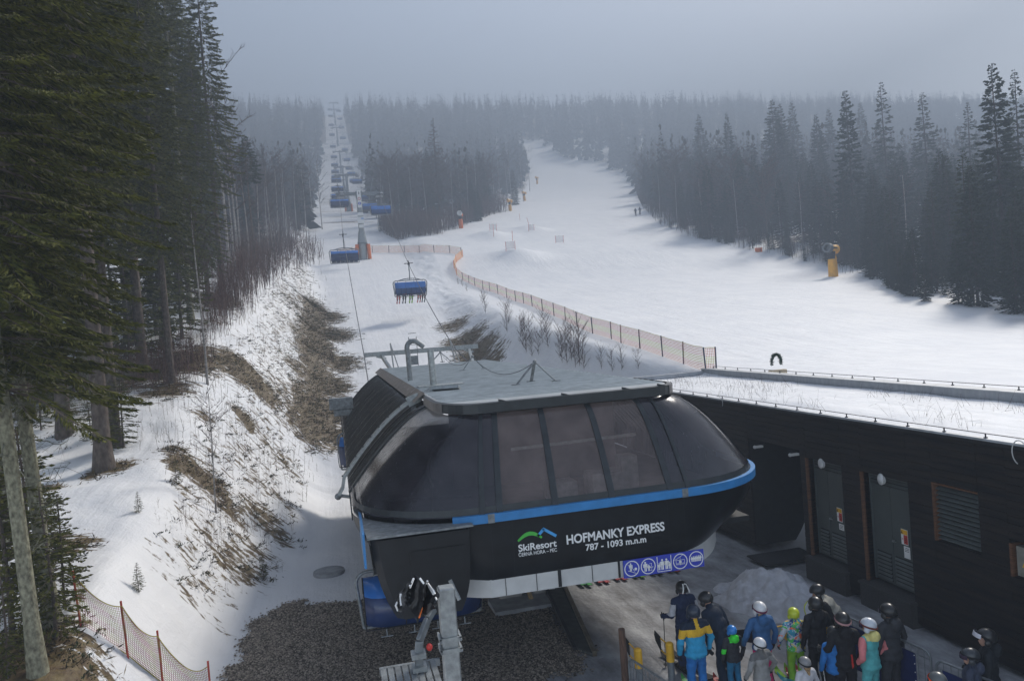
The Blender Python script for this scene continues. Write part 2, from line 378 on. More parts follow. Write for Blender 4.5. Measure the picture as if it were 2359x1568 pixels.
def stones(name, sx, sy, r0, r1, label, mt, z=None):
    n = len(sx); sz = (H(sx, sy) if z is None else z)+.028
    base = np.array([(1,0,0),(0,1,0),(-1,0,0),(0,-1,0),(0,0,1),(0,0,-1)], float)
    tri = np.array([(0,1,4),(1,2,4),(2,3,4),(3,0,4)])
    r = rng.uniform(r0, r1, n)[:,None,None]; s3 = rng.uniform(.6, 1.3, (n,6,3)); s3[:,:,2] *= .7
    a = rng.uniform(0, 6.28, n); ca = np.cos(a)[:,None]; sa = np.sin(a)[:,None]
    P = base[None]*r*s3; x = P[:,:,0]*ca-P[:,:,1]*sa; y = P[:,:,0]*sa+P[:,:,1]*ca
    V = np.stack([x+sx[:,None], y+sy[:,None], P[:,:,2]+sz[:,None]], 2).reshape(-1, 3)
    Ft = (tri[None]+np.arange(n)[:,None,None]*6).reshape(-1, 3)
    return tag(link(name, arr_mesh(name, V, Ft, mt)), label, 'gravel', kind='stuff')
gravel_yard()
# ------------------------------------------------------------------ lift station
def txt(s, width, height, bold=0.0):
    cu = bpy.data.curves.new('t', 'FONT'); cu.body = s; cu.size = 1; cu.extrude = .004; cu.offset = bold
    o = bpy.data.objects.new('t', cu); COL.objects.link(o)
    dg = bpy.context.evaluated_depsgraph_get(); me = bpy.data.meshes.new_from_object(o.evaluated_get(dg))
    bpy.data.objects.remove(o); bpy.data.curves.remove(cu)
    co = np.zeros(len(me.vertices)*3); me.vertices.foreach_get('co', co); co = co.reshape(-1, 3)
    mn = co.min(0); mx = co.max(0); cap = .73
    sx = width/(mx[0]-mn[0]); sy = height/cap
    out = np.stack([(co[:,0]-mn[0])*sx, -np.sign(co[:,2])*-.004, co[:,1]*sy], 1)  # x right, y depth, z up
    me.vertices.foreach_set('co', out.astype(np.float32).ravel()); me.materials.clear(); me.update()
    return me
def put_text(name, s, x, y, z, w, h, m, parent, bold=0, rz=0):
    me = txt(s, w, h, bold); me.materials.append(m); o = link(name, me, parent, (x, y, z)); o.rotation_euler = (0, 0, rz); return o
SC = 4.30                      # centre line of the station across the hill
st = empty('lift_station', (SC, 13.3, 0), 0, 'black rounded chairlift station with dark windows and a grey metal roof', 'lift station')
def sp(mb, name, mats, **k):   # part given in world coordinates
    mb.v = [(x-SC, y-13.3, z) for x, y, z in mb.v]; return mb.obj(name, mats, st, **k)
ZR = 5.82; ZB = 3.95; TH = R(74)
def q_(th): return (1-th/TH)**.68
def zz_(th): return ZB+(ZR-.20-ZB)*(th/TH)
def outline(q, ys_, off=0, xo=None):
    """plan curve from the left side at y=ys_ round the front to the right side"""
    hw = 2.33+1.87*q+off; yf = 14.25-.95*q-off; r = .6+1.6*q+off
    P = [(SC-hw, ys_)]
    for k in range(0, 13):
        a = math.pi + math.pi/2*k/12; P.append((SC-hw+r+r*math.cos(a), yf+r+r*math.sin(a)))
    for k in range(1, 12): P.append((SC-hw+r+(2*hw-2*r)*k/12, yf))
    for k in range(0, 13):
        a = -math.pi/2+math.pi/2*k/12; P.append((SC+hw-r+r*math.cos(a), yf+r+r*math.sin(a)))
    P.append((SC+hw, ys_)); return P
YG = 16.9; YB = 34.0
NT = 16
# -- side barrels with standing seams (left and right)
M['rib'] = mat('seamed_dark_metal', (.030,.027,.025), .26, .5, .5, 5, .25, 20, col2=(.11,.10,.088), stretch=(.6,3,.6))
for sgn, nm in ((-1, 'side_cladding'), (1, 'side_cladding')):
    mb = MB(); yy = [YG+.05]
    while yy[-1] < YB: yy.append(yy[-1]+.055)
    P = []
    for y in yy:
        ph = ((y-YG) % .40); seam = .028 if ph < .06 else (.010*math.sin((ph-.06)/.34*math.pi*4)**2)
        row = []
        for i in range(NT+1):
            th = TH*i/NT; hw = 2.33+1.87*q_(th)+seam
            row.append((SC+sgn*hw, y, zz_(th)+seam*.6))
        lo = (SC+sgn*(4.18+seam), y, 3.3); row = [lo]+row; P.append(row)
    mb.grid(P); sp(mb, nm, M['rib'], smooth=True)
# end caps of the barrel (uphill mouth): frame ring
mb = MB()
for sgn in (-1, 1):
    pts = [(SC+sgn*(2.33+1.87*q_(TH*i/NT)), YB, zz_(TH*i/NT)) for i in range(NT+1)]; pts = [(SC+sgn*4.2, YB, 2.4)]+pts
    mb = MB(); mb.tube(pts, .05, 6); sp(mb, 'mouth_frame', M['blackmat'])
# -- glazed front
def pane_material(name, c1, c2, al):
    m = mat(name, c1, .12, 0, 0, 2.2, .03, 3, .6, 0, al, col2=c2); t = m.node_tree; N, L = t.nodes, t.links; b = N['Principled BSDF']
    # dust speckles and vertical rain streaks on the outside
    tc = N.new('ShaderNodeTexCoord'); mp = N.new('ShaderNodeMapping'); mp.inputs['Scale'].default_value = (5, 5, .5); L.new(tc.outputs['Object'], mp.inputs[0])
    n = N.new('ShaderNodeTexNoise'); n.inputs['Scale'].default_value = 2.5; n.inputs['Detail'].default_value = 6; L.new(mp.outputs[0], n.inputs['Vector'])
    cr = N.new('ShaderNodeMapRange'); cr.inputs[1].default_value = .35; cr.inputs[2].default_value = .75; cr.inputs[3].default_value = .14; cr.inputs[4].default_value = .30; L.new(n.outputs['Fac'], cr.inputs[0])
    L.new(cr.outputs[0], b.inputs['Roughness']); return m
M['pane_c'] = pane_material('brown_painted_lit_pane', (.075,.058,.056), (.17,.13,.12), .60)  # centre panes: lit interior behind is put into the lighter brown base colour
M['pane_s'] = pane_material('dark_tinted_pane', (.010,.009,.013), (.030,.026,.032), .90)
divs = [-1.96, -1.66, -.64, .44, 1.58, 1.93]
def glass(name, s0, s1, mt, n=8):
    """s in units: within the flat front s is x offset at the band; corners s beyond +-2 sweep the arc to the side"""
    mb = MB(); P = []
    for k in range(n+1):
        s = s0+(s1-s0)*k/n; row = []
        for i in range(NT+1):
            th = TH*i/NT; q = q_(th); row.append(pt(s, q, zz_(th)))
        P.append(row)
    mb.grid(P); return sp(mb, name, mt, smooth=True)
def pt(s, q, z, off=0):
    hw = 2.33+1.87*q+off; yf = 14.25-.95*q-off; r = .6+1.6*q+off; fl = hw-r; a_ = abs(s); sg = 1 if s > 0 else -1
    if a_ <= 1.98: return (SC+s*fl/1.98, yf, z)
    if a_ <= 3.2:
        a = (a_-1.98)/1.22*math.pi/2; return (SC+sg*(fl+r*math.sin(a)), yf+r-r*math.cos(a), z)
    return (SC+sg*hw, yf+r+(YG-yf-r)*(a_-3.2)/.8, z)
glass('window', -4, -1.97, M['pane_s'], 20)
for i, (a, b) in enumerate(zip(divs[:-1], divs[1:])):
    glass('window', a+.03, b-.03, M['pane_c'] if 1 <= i <= 3 else M['pane_s'], 6)
glass('window', 1.94, 2.98, M['pane_s'], 12); glass('window', 3.02, 4, M['pane_s'], 8)
def mullion(s, w, name='mullion', mt='trim'):
    mb = MB(); P = []
    for i in range(NT+1):
        th = TH*i/NT; q = q_(th); z = zz_(th)
        P.append([pt(s-w, q, z, -.01), pt(s-w, q, z, .035), pt(s+w, q, z, .035), pt(s+w, q, z, -.01)])
    mb.grid(P); return sp(mb, name, M[mt])
for s, w in ((-1.96,.035),(-1.66,.055),(-.64,.06),(.44,.06),(1.58,.055),(1.93,.035),(3.0,.03),(-4.0,.06),(4.0,.06)): mullion(s, w)
mb = MB(); P = []
for k in range(81):
    s = -4+8*k/80; P.append([pt(s, .97, ZB+.02, .03), pt(s, .95, ZB+.13, .03)])
mb.grid(P); sp(mb, 'window_sill', M['trim'])
# interior seen through the panes
mb = MB(); mb.box(SC-3.4, SC+3.4, 15.2, 30, 3.55, 3.63); sp(mb, 'interior_floor', mat('floor_plate', (.12,.11,.11), .6, .2, .3, 3))
mb = MB(); mb.box(SC-1.9, SC+2.0, 17.2, 17.3, 3.63, 5.5); sp(mb, 'interior_wall', mat('inner_wall', (.55,.43,.40), .8, 0, .25, 2))
mb = MB(); mb.tube([(SC-1.0, 15.1, 4.75),(SC+1.7, 15.1, 4.78)], .035, 8); sp(mb, 'light_tube', mat('light_tube', (.8,.75,.68), .4))
mb = MB()
for (x0,x1,y0,y1,z0,z1) in ((.55,1.25,14.7,15.3,3.63,4.12),(1.2,1.55,14.7,15.1,3.63,4.42),(-.3,.3,14.9,15.4,3.63,4.0)): mb.box(SC+x0,SC+x1,y0,y1,z0,z1)
sp(mb, 'control_cabinet', mat('cabinet_grey', (.55,.50,.46), .5), bevel=.02)
mb = MB()
mb.bar((SC-3.3,15.6,3.6),(SC-1.6,16.6,5.5),.10); mb.bar((SC-2.6,15.0,3.6),(SC-2.55,15.2,5.0),.14); mb.bar((SC-3.6,15.6,3.95),(SC-1.9,14.9,3.95),.05)
sp(mb, 'interior_strut', M['galv_dull'])
mb = MB(); pts = [(SC-2.35+.42*math.cos(a), 14.35, 4.95+.42*math.sin(a)-.1*a) for a in np.linspace(R(75), R(215), 14)]; mb.tube(pts, .022, 6)
mb.bar((SC-2.72,14.4,4.35),(SC-2.72,14.6,3.7),.03); sp(mb, 'cable_loop', mat('silver_tape', (.5,.5,.5), .35, .6))
# -- blue band
mb = MB(); P = []
for k in range(101):
    s = -2.16+6.0*k/100; P.append([pt(s, 1, 3.815, .05), pt(s, 1, 3.815, .09), pt(s, 1, 3.965, .09), pt(s, 1, 3.965, .0)])
mb.grid(P); sp(mb, 'blue_band', M['blue'])
mb = MB()
for s in (-1.83, 1.83):
    mb = MB(); P = [[pt(s-.06+.12*k/3, 1, z, .095) for z in (3.81, 3.97)] for k in range(4)]; mb.grid(P)
    sp(mb, 'band_clip', M['galv_dull'])
# -- lower black cover (tucks in toward the bottom, tapers at the right end)
def low(s, t):      # t 0 top .. 1 bottom
    k = 1-.62*max(0, t)**2.2; x, y, z = pt(s, 1, 0, 0)
    cut = 2.0; X = x-SC
    if abs(X) > 1.9: X = math.copysign(1.9+(abs(X)-1.9)*(1-.30*t**2), X); y = y+(.55*t**2)*min(1, (abs(X)-1.9)/1.2)*1.0
    return (SC+X, y+.02+.12*t**6, 3.82-1.09*t)
mb = MB(); P = []
for k in range(121):
    s = -3.4+7.4*k/120; P.append([low(s, t/8) for t in range(9)])
mb.grid(P); sp(mb, 'lower_cover', M['black'], smooth=True)
mb = MB()
for s in (-1.83, -1.45, .02, 1.50, 1.83):
    mb = MB(); P = [[low(s-.006+.012*j, t/8) for t in range(9)] for j in range(2)]
    mb.grid([[(x, y-.006, z) for x, y, z in r_] for r_ in P])
    for dx in (-.035, .035):
        x, y, z = low(s, 0); mb.box(x+dx-.016, x+dx+.016, y-.014, y-.004, z-.025, z-.008, 1)
    sp(mb, 'panel_joint', [M['blackmat'], M['letter']])
# -- white rail under the cover
mb = MB(); P = []
for k in range(101):
    s = -2.25+5.3*k/100; x, y, z = low(s, .97); P.append([(x, y+.02, 2.76), (x, y+.02, 2.42), (x, y+.25, 2.42)])
mb.grid(P); sp(mb, 'white_rail', M['white'], smooth=False)
mb = MB()
for s, w in ((-1.05,.004),(-.62,.03),(.0,.004) ,(.52,.02) ,(-1.62,.004)):
    x, y, z = low(s, .97); mb = MB(); mb.box(x-w, x+w, y+.005, y+.025, 2.43, 2.755); sp(mb, 'rail_joint', M['blackmat'])
# -- box cover at the front left corner with a galvanised ledge
mb = MB()
x0, x1 = .34, 2.02; yf = 13.06
P = []
for k in range(13):
    t = k/12; xx0 = x0+.14*t+.22*t**3; xx1 = x1-.03*t-.20*t**4; z = 3.80-1.38*t
    P.append([(xx0+.05, 17.6, z), (xx0, yf+.12, z), (xx0+.12, yf, z), (xx0+(xx1-xx0)*.5, yf-.01, z), (xx1, yf+.0, z), (xx1+.03, yf+.35, z)])
mb.grid(P); mb.grid([[p for p in P[-1]], [(p[0]*.6+.5, p[1]+.3, 2.44) for p in P[-1]]])
sp(mb, 'corner_cover', M['black'], smooth=True)
mb = MB(); mb.box(.98, 1.9, yf-.026, yf-.014, 2.75, 3.55); sp(mb, 'access_panel', M['black'])
led = [(.26,17.5,3.86),(.29,13.0,3.88),(2.09,13.0,3.88),(2.09,13.22,3.87)]
arc = [pt(s, 1, 3.86, -.02) for s in np.linspace(-2.0, -3.9, 16)]
mb = MB(); mb.prism([Vector(p) for p in led]+[Vector(p) for p in arc], (0,0,-.035)); sp(mb, 'ledge', M['galv_dull'])
mb = MB(); mb.box(.215,.255,13.1,17.4,3.35,3.93); sp(mb, 'blue_flashing', M['blue'])
mb = MB(); mb.bar((1.62,13.03,2.98),(1.74,12.9,2.66),.035,.06); sp(mb, 'corner_bracket', M['galv'])
# -- roof
mb = MB()
def roof_outline(z, off=0):
    hw = 2.37+off; r = .7
    P = [(SC-hw, YB, z), (SC-hw, 16.9, z)]
    for k in range(9):
        a = math.pi+math.pi/2*k/8; P.append((SC-hw+r+r*math.cos(a), 14.23-off+r*2.2+r*2.2*math.sin(a), z))
    for k in range(9):
        a = -math.pi/2+math.pi/2*k/8; P.append((SC+hw-r+r*math.cos(a), 14.23-off+r*1.4+r*1.4*math.sin(a), z))
    P += [(SC+hw, 16.9, z), (SC+hw, YB, z)]; return P
mb.prism(roof_outline(ZR-.06), (0,0,.06))
roof = sp(mb, 'roof', mat('roof_sheet', (.36,.38,.385), .38, .35, .18, 1.1, .12, 30, stretch=(1,.6,1)))
mb = MB(); y = 15.0
while y < YB-.1:
    mb.box(SC-2.33, SC+2.33, y, y+.025, ZR, ZR+.022); y += .32
o = sp(mb, 'roof_seam', mat('seam', (.42,.44,.445), .38, .35, .2, 3)); o.parent = roof; o.matrix_parent_inverse = Matrix.Identity(4)
mb = MB(); A = roof_outline(0, .03); B = roof_outline(0, .10)
P = [[(a[0], a[1], ZR+.015), (b[0], b[1], ZR+.0), (b[0], b[1], ZR-.18), (a[0], a[1], ZR-.20)] for a, b in zip(A[1:-1], B[1:-1])]
mb.grid(P); sp(mb, 'roof_trim', M['trim'])
mb = MB()
for (sa, sb) in ((1,6),(14,19)):
    mb = MB(); P = [[(b[0]+(b[0]-SC)*.002, b[1]-.004, ZR+.004), (b[0]+(b[0]-SC)*.002, b[1]-.004, ZR-.176)] for b in roof_outline(0, .105)[sa:sb]]; mb.grid(P)
    sp(mb, 'corner_plate', mat('weathered_plate', (.12,.11,.105), .45, .3, .4, 6))
mb = MB()
for x in (-1.35, -.1, 1.15, 1.9):
    mb = MB(); mb.prism([(SC+x, 14.17, ZR+.005),(SC+x+.16, 14.17, ZR+.005),(SC+x, 14.17, ZR+.05)], (0, .10, 0)); sp(mb, 'trim_lug', M['trim'])
# flashing along the left roof edge
mb = MB(); y = 17.6
while y < YB-.3:
    mb.add([(SC-2.36,y,ZR+.03),(SC-2.36,y+.98,ZR+.03),(SC-2.62,y+.98,ZR-.16),(SC-2.62,y,ZR-.16)], [(0,1,2,3)]); y += 1.0
sp(mb, 'edge_flashing', mat('brown_flashing', (.16,.135,.115), .5, .2, .35, 4))
# curved galvanised beam over the left side
mb = MB(); pts = []
for i in range(-2, NT+1):
    if i < 0: pts.append((SC-4.25-.10*(-i), 18.2, 3.97-.16*(-i)))
    else:
        th = TH*i/NT; pts.append((SC-(2.33+1.87*q_(th)+.10), 18.2, zz_(th)+.10))
pts += [(SC-2.1, 18.15, ZR+.06), (SC-1.5, 17.9, ZR+.06)]
for a, b in zip(pts[:-1], pts[1:]): mb.bar(a, b, .24, .07, up=(1,0,1))
sp(mb, 'curved_beam', M['galv'])
mb = MB()
for p in pts[2:-2:2]: mb = MB(); mb.ball((p[0]-.035, p[1]-.05, p[2]+.03), .022, 6, 4); sp(mb, 'beam_bolt', M['blackmat'])
mb = MB(); mb.tube([(SC-4.5, 18.2, 3.65),(SC-4.1, 17.9, 3.6)], .04, 8); mb.ball((SC-4.47,18.15,3.62), .08, 8, 6); sp(mb, 'beam_foot', M['galv_dull'])
# roof furniture
def rz_(u, v): return at_Z(u, v, ZR)
b0 = rz_(945, 878); top = at_Y(937, 800, b0.y)
mb = MB(); gp = [b0, (b0.x-.01, b0.y, ZR+.9), (top.x, b0.y, top.z-.1)]
for a in np.linspace(math.pi, R(35), 8): gp.append((top.x+.20+.20*math.cos(a), b0.y, top.z-.02+.20*math.sin(a)))
gp.append((gp[-1][0]+.14, b0.y, gp[-1][2]-.12)); mb.tube(gp, .075, 10); sp(mb, 'vent_pipe', M['galv_dull'], smooth=True)
b1 = rz_(999, 890); t1 = at_Y(991, 806, b1.y); mb = MB(); mb.tube([b1, t1], .085, 12); sp(mb, 'pole_stub', M['galv'], smooth=True)
mb = MB(); mb.box(b1.x-.42, b1.x+.75, b1.y-.35, b1.y+.12, ZR+.024, ZR+.05); sp(mb, 'base_plate', M['galv'])
apex = []
for (a, legs, r) in (((1231,833), ((1223,880),(1188,888),(1281,879)), .035), ((1088,821), ((1065,854),(1115,850)), .03), ((1014,811), ((990,838),(1019,834),(1040,833)), .03)):
    L_ = [rz_(*p) for p in legs]; yc = sum(p.y for p in L_)/len(L_); ap = at_Y(a[0], a[1], yc); apex.append(ap); mb = MB()
    for i, p in enumerate(L_): mb.bar(p, ap, r*(2 if i == 0 and len(L_) == 3 else 1), r); mb.box(p.x-.10, p.x+.10, p.y-.04, p.y+.04, ZR+.003, ZR+.035)
    mb.ball(ap, .05, 8, 6); sp(mb, 'wire_tripod', M['galv_dull'])
mb = MB()
for a, b in zip(apex[:-1], apex[1:]):
    mb.tube([a.lerp(b, t)+Vector((0,0,-1.0*4*t*(1-t)*.45)) for t in np.linspace(0,1,16)], .009, 5)
sp(mb, 'sag_wire', M['cable'])
# portal beam uphill of the roof
YP = 45.0; a = at_Y(838, 818, YP); b = at_Y(1100, 797, YP); zb = (a.z+b.z)/2
mb = MB(); mb.bar((a.x, YP, zb), (b.x, YP, zb), .22, .26); sp(mb, 'portal_beam', M['galv'])
mb = MB()
for (x, x2) in ((a.x+1.0, a.x+1.75), (b.x-.55, b.x-.8)):
    mb = MB(); mb.bar((x, YP, zb-.1), (x2, YP-4, ZR-1.4), .14, .2)
    mb.bar((x-.3, YP, zb-.13), (x+.25, YP, zb-.3), .1, .12); sp(mb, 'portal_leg', M['galv'])
mb = MB()
for x in (a.x+1.55, b.x-1.65): mb = MB(); mb.bar((x, YP-.05, zb+.55),(x-.08, YP-3, ZR-1.2),.07); mb.bar((x, YP-.05, zb+.55),(x+.35, YP-3, ZR-1.2),.05); sp(mb, 'portal_brace', M['galv_dull'])
mb = MB(); lx = (a.x+b.x)/2-.75
for dx in (0, .45): mb.bar((lx+dx, YP-.4, ZR-.6),(lx+dx, YP-.4, zb+.85),.035)
for k in range(7): mb.bar((lx, YP-.4, ZR-.5+.33*k),(lx+.45, YP-.4, ZR-.5+.33*k),.03)
mb.box(lx+.02, lx+.43, YP-.46, YP-.43, ZR-.35, ZR+.15); sp(mb, 'ladder', M['galv_dull'])
gb = at_X(832, 896, .25); mb = MB(); mb.box(-.35, .55, 30.2, 30.6, 4.55, 5.0); mb.box(-.2,.5,30.25,30.5,4.3,4.55); sp(mb, 'cable_bracket', M['galv_dull'], bevel=.02)
# -- lettering
yt = 13.312; hy = yt-.0
put_text('line_name', 'HOFMANKY EXPRESS', 3.82-SC, hy-13.3, 3.222, 1.91, .165, M['letter'], st, .024)
put_text('altitude_text', '787 - 1093 m.n.m', 4.17-SC, hy-13.3, 3.055, 1.18, .118, M['letter'], st, .02)
put_text('resort_name', 'SkiResort', 2.92-SC, hy-13.3, 3.213, .71, .125, M['letter'], st, .018)
put_text('resort_place', '\u010cERN\u00c1 HORA \u2013 PEC', 2.915-SC, hy-13.3, 3.12, .71, .066, M['letter'], st, .001)
def strip(name, pts, w, m):
    mb = MB(); n = len(pts); up = []; dn = []
    for i, p in enumerate(pts):
        d = Vector(pts[min(i+1, n-1)])-Vector(pts[max(i-1, 0)]); nn = Vector((-d.y, d.x)).normalized(); ww = w[i] if hasattr(w, '__len__') else w
        up.append((p[0]+nn.x*ww/2, yt-.012, p[1]+nn.y*ww/2)); dn.append((p[0]-nn.x*ww/2, yt-.012, p[1]-nn.y*ww/2))
    mb.prism([*up, *dn[::-1]], (0, .006, 0)); return sp(mb, name, m)
strip('logo_hill', [(2.92+.44*t, 3.375+.135*math.sin(math.pi*(t*.86+.06))) for t in np.linspace(0,1,14)], [.035+.035*math.sin(math.pi*t) for t in np.linspace(0,1,14)], M['green_l'])
strip('logo_peak', [(3.285,3.44),(3.41,3.56)], .05, M['blue_l']); strip('logo_peak', [(3.39,3.565),(3.63,3.40)], .05, M['blue_l'])
# -- pictogram signs on the white rail
def disc(mb, cx, cz, r, y, mi, n=20, r2=None):
    if r2 is None: mb.prism([(cx+r*math.cos(2*math.pi*k/n), y, cz+r*math.sin(2*math.pi*k/n)) for k in range(n)], (0,.004,0), mi)
    else: mb.grid([[(cx+q*math.cos(2*math.pi*k/n), y, cz+q*math.sin(2*math.pi*k/n)) for q in (r2, r)] for k in range(n+1)], mi)
def man(mb, x, z, h, y, mi=1):
    disc(mb, x, z+h*.90, h*.10, y, mi, 10); mb.box(x-h*.15, x+h*.15, y, y+.004, z+h*.42, z+h*.78, mi)
    for s in (-1, 1): mb.box(x+s*h*.075-h*.055, x+s*h*.075+h*.055, y, y+.004, z, z+h*.43, mi); mb.box(x+s*h*.20-h*.035, x+s*h*.20+h*.035, y, y+.004, z+h*.40, z+h*.76, mi)
yp = low(.5, .97)[1]-.03
for k in range(5):
    cx = 4.895+.325*(k+.5); cz = 2.575; w = .163; mb = MB(); mb.box(cx-w, cx+w, yp, yp+.02, 2.41, 2.74, 0)
    y = yp-.005; 
    if k == 2:
        for (x0,x1,z0,z1) in ((-.145,.145,2.432,2.444),(-.145,-.133,2.432,2.72),(.133,.145,2.432,2.72)): mb.box(cx+x0,cx+x1,y,y+.004,z0,z1,1)
        man(mb, cx-.105, 2.47, .13, y); man(mb, cx-.04, 2.47, .20, y); man(mb, cx+.045, 2.47, .20, y); man(mb, cx+.108, 2.47, .13, y)
    else: disc(mb, cx, cz, .148, y, 1, 28, .130)
    if k == 0:
        man(mb, cx-.02, 2.53, .15, y); mb.bar((cx-.075, y, 2.545),(cx+.07, y, 2.485),.006,.03,1, up=(0,1,0)); mb.bar((cx-.02,y,2.63),(cx+.05,y,2.52),.006,.025,1,up=(0,1,0)); disc(mb, cx+.075, 2.56, .028, y, 1, 8); mb.bar((cx-.09,y,2.67),(cx-.02,y,2.60),.005,.008,1,up=(0,1,0))
    if k == 1:
        man(mb, cx-.055, 2.485, .18, y); man(mb, cx+.012, 2.485, .12, y)
        for z0 in (2.487, 2.615): mb.box(cx+.03, cx+.075, y, y+.004, z0, z0+.006, 1)
        mb.box(cx+.065, cx+.071, y, y+.004, 2.487, 2.535, 1); mb.box(cx+.065, cx+.071, y, y+.004, 2.565, 2.62, 1); mb.box(cx+.04, cx+.10, y, y+.004, 2.545, 2.556, 1)
    if k == 3:
        for (x0,x1,z0,z1) in ((-.09,.09,2.515,2.523),(-.09,-.083,2.515,2.60),(.083,.09,2.515,2.60),(-.09,.09,2.596,2.603),(-.085,.085,2.535,2.541)): mb.box(cx+x0,cx+x1,y,y+.004,z0,z1,1)
        mb.bar((cx-.115,y,2.605),(cx+.075,y,2.70),.005,.008,1,up=(0,1,0)); mb.box(cx-.003,cx+.003,y,y+.004,2.60,2.66,1); man(mb, cx, 2.505, .105, y)
    if k == 4:
        for j in range(6): man(mb, cx-.085+.034*j, 2.53, .10+.002*j, y-.001*j)
    sp(mb, 'pictogram_sign', [M['picto'], M['letter']])
# -- supports and machinery under the covers
mb = MB()
M['palecol'] = mat('pale_column', (.34,.32,.30), .8, 0, .3, 3, .2, 20)
for x in (SC-.3, SC+.6): mb = MB(); mb.box(x-.30, x+.30, 19.6, 20.4, 0, 2.9); sp(mb, 'support_column', M['palecol'])
for x in (SC+2.0, SC+.05): mb = MB(); mb.box(x-.2, x+.2, 22.2, 22.7, 0, 2.9); sp(mb, 'black_column', M['blackmat'])
mb = MB(); mb.box(SC-3.9, SC+3.9, 14.6, 33.5, 2.78, 2.9); sp(mb, 'underside_deck', M['blackmat'])
mb = MB(); mb.tube([(SC+1.0+2.6*math.cos(a), 17.4+2.6*math.sin(a), 2.65) for a in np.linspace(0, 2*math.pi, 40)], .08, 6); mb.tube([(SC+.2,17.4,2.4),(SC+.2,17.4,2.85)], .3, 16); sp(mb, 'bullwheel', M['galv_dull'])
# concrete footing and timber lying against it
mb = MB(); q = at_Z(1200, 1392, .1); mb.box(q.x-.75, q.x+.75, q.y-.4, q.y+.6, -.1, .16); tag(mb.obj('footing', M['concrete']), 'low dark concrete footing under the front of the station', 'footing')
mb = MB(); q = at_Z(1217, 1375, .17); mb.bar((q.x+.05, q.y-.1, .15), (q.x-.1, q.y+.25, .95), .10, .05); tag(mb.obj('timber_plank', mat('yellow_timber', (.38,.26,.12), .8)), 'short yellowish plank leaning on the footing below the station', 'plank')
# ------------------------------------------------------------------ rope, towers, chairs
def ax(Y): return 3.55+.0172*Y
def ropex(s, Y): return float(np.interp(Y, [33.5,45,88,125,612], [1.35,1.64,1.94,2.65,11.0] if s < 0 else [6.6,6.88,8.1,8.75,17.1]))
TW = [(125, None), (240, None), (322, None), (402, None), (480, None), (556, None), (612, None)]
tops = [(33.5, 4.9), (45, 6.32), (125, 31.2)] + [(y, h1(ax(y), y)+12.0) for y, _ in TW[1:]]
def rope(Y, s=-1):
    for (a, za), (b, zb) in zip(tops[:-1], tops[1:]):
        if a <= Y <= b:
            t = (Y-a)/(b-a); return za+(zb-za)*t-4*((0.00035 if s < 0 else .00085)*(b-a)**1.75)*t*(1-t)
    return tops[-1][1]
mb = MB()
for x in (-1, 1):
    mb.tube([(ropex(x, y), y, rope(y, x)) for y in np.concatenate([np.arange(33.5, 125, 1.5), np.arange(125, 612, 8)])], .028, 5)
tag(mb.obj('haul_rope', M['cable']), 'long steel haul rope carrying the blue chairs up the hill', 'rope')
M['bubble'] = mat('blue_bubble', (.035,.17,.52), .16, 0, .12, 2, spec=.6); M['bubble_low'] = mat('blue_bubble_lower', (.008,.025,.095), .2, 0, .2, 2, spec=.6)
M['bubble_dark'] = mat('blue_backrest', (.012,.05,.17), .5, 0, .25, 5)
M['seat'] = mat('seat_pad', (.02,.035,.09), .6, 0, .3, 5)
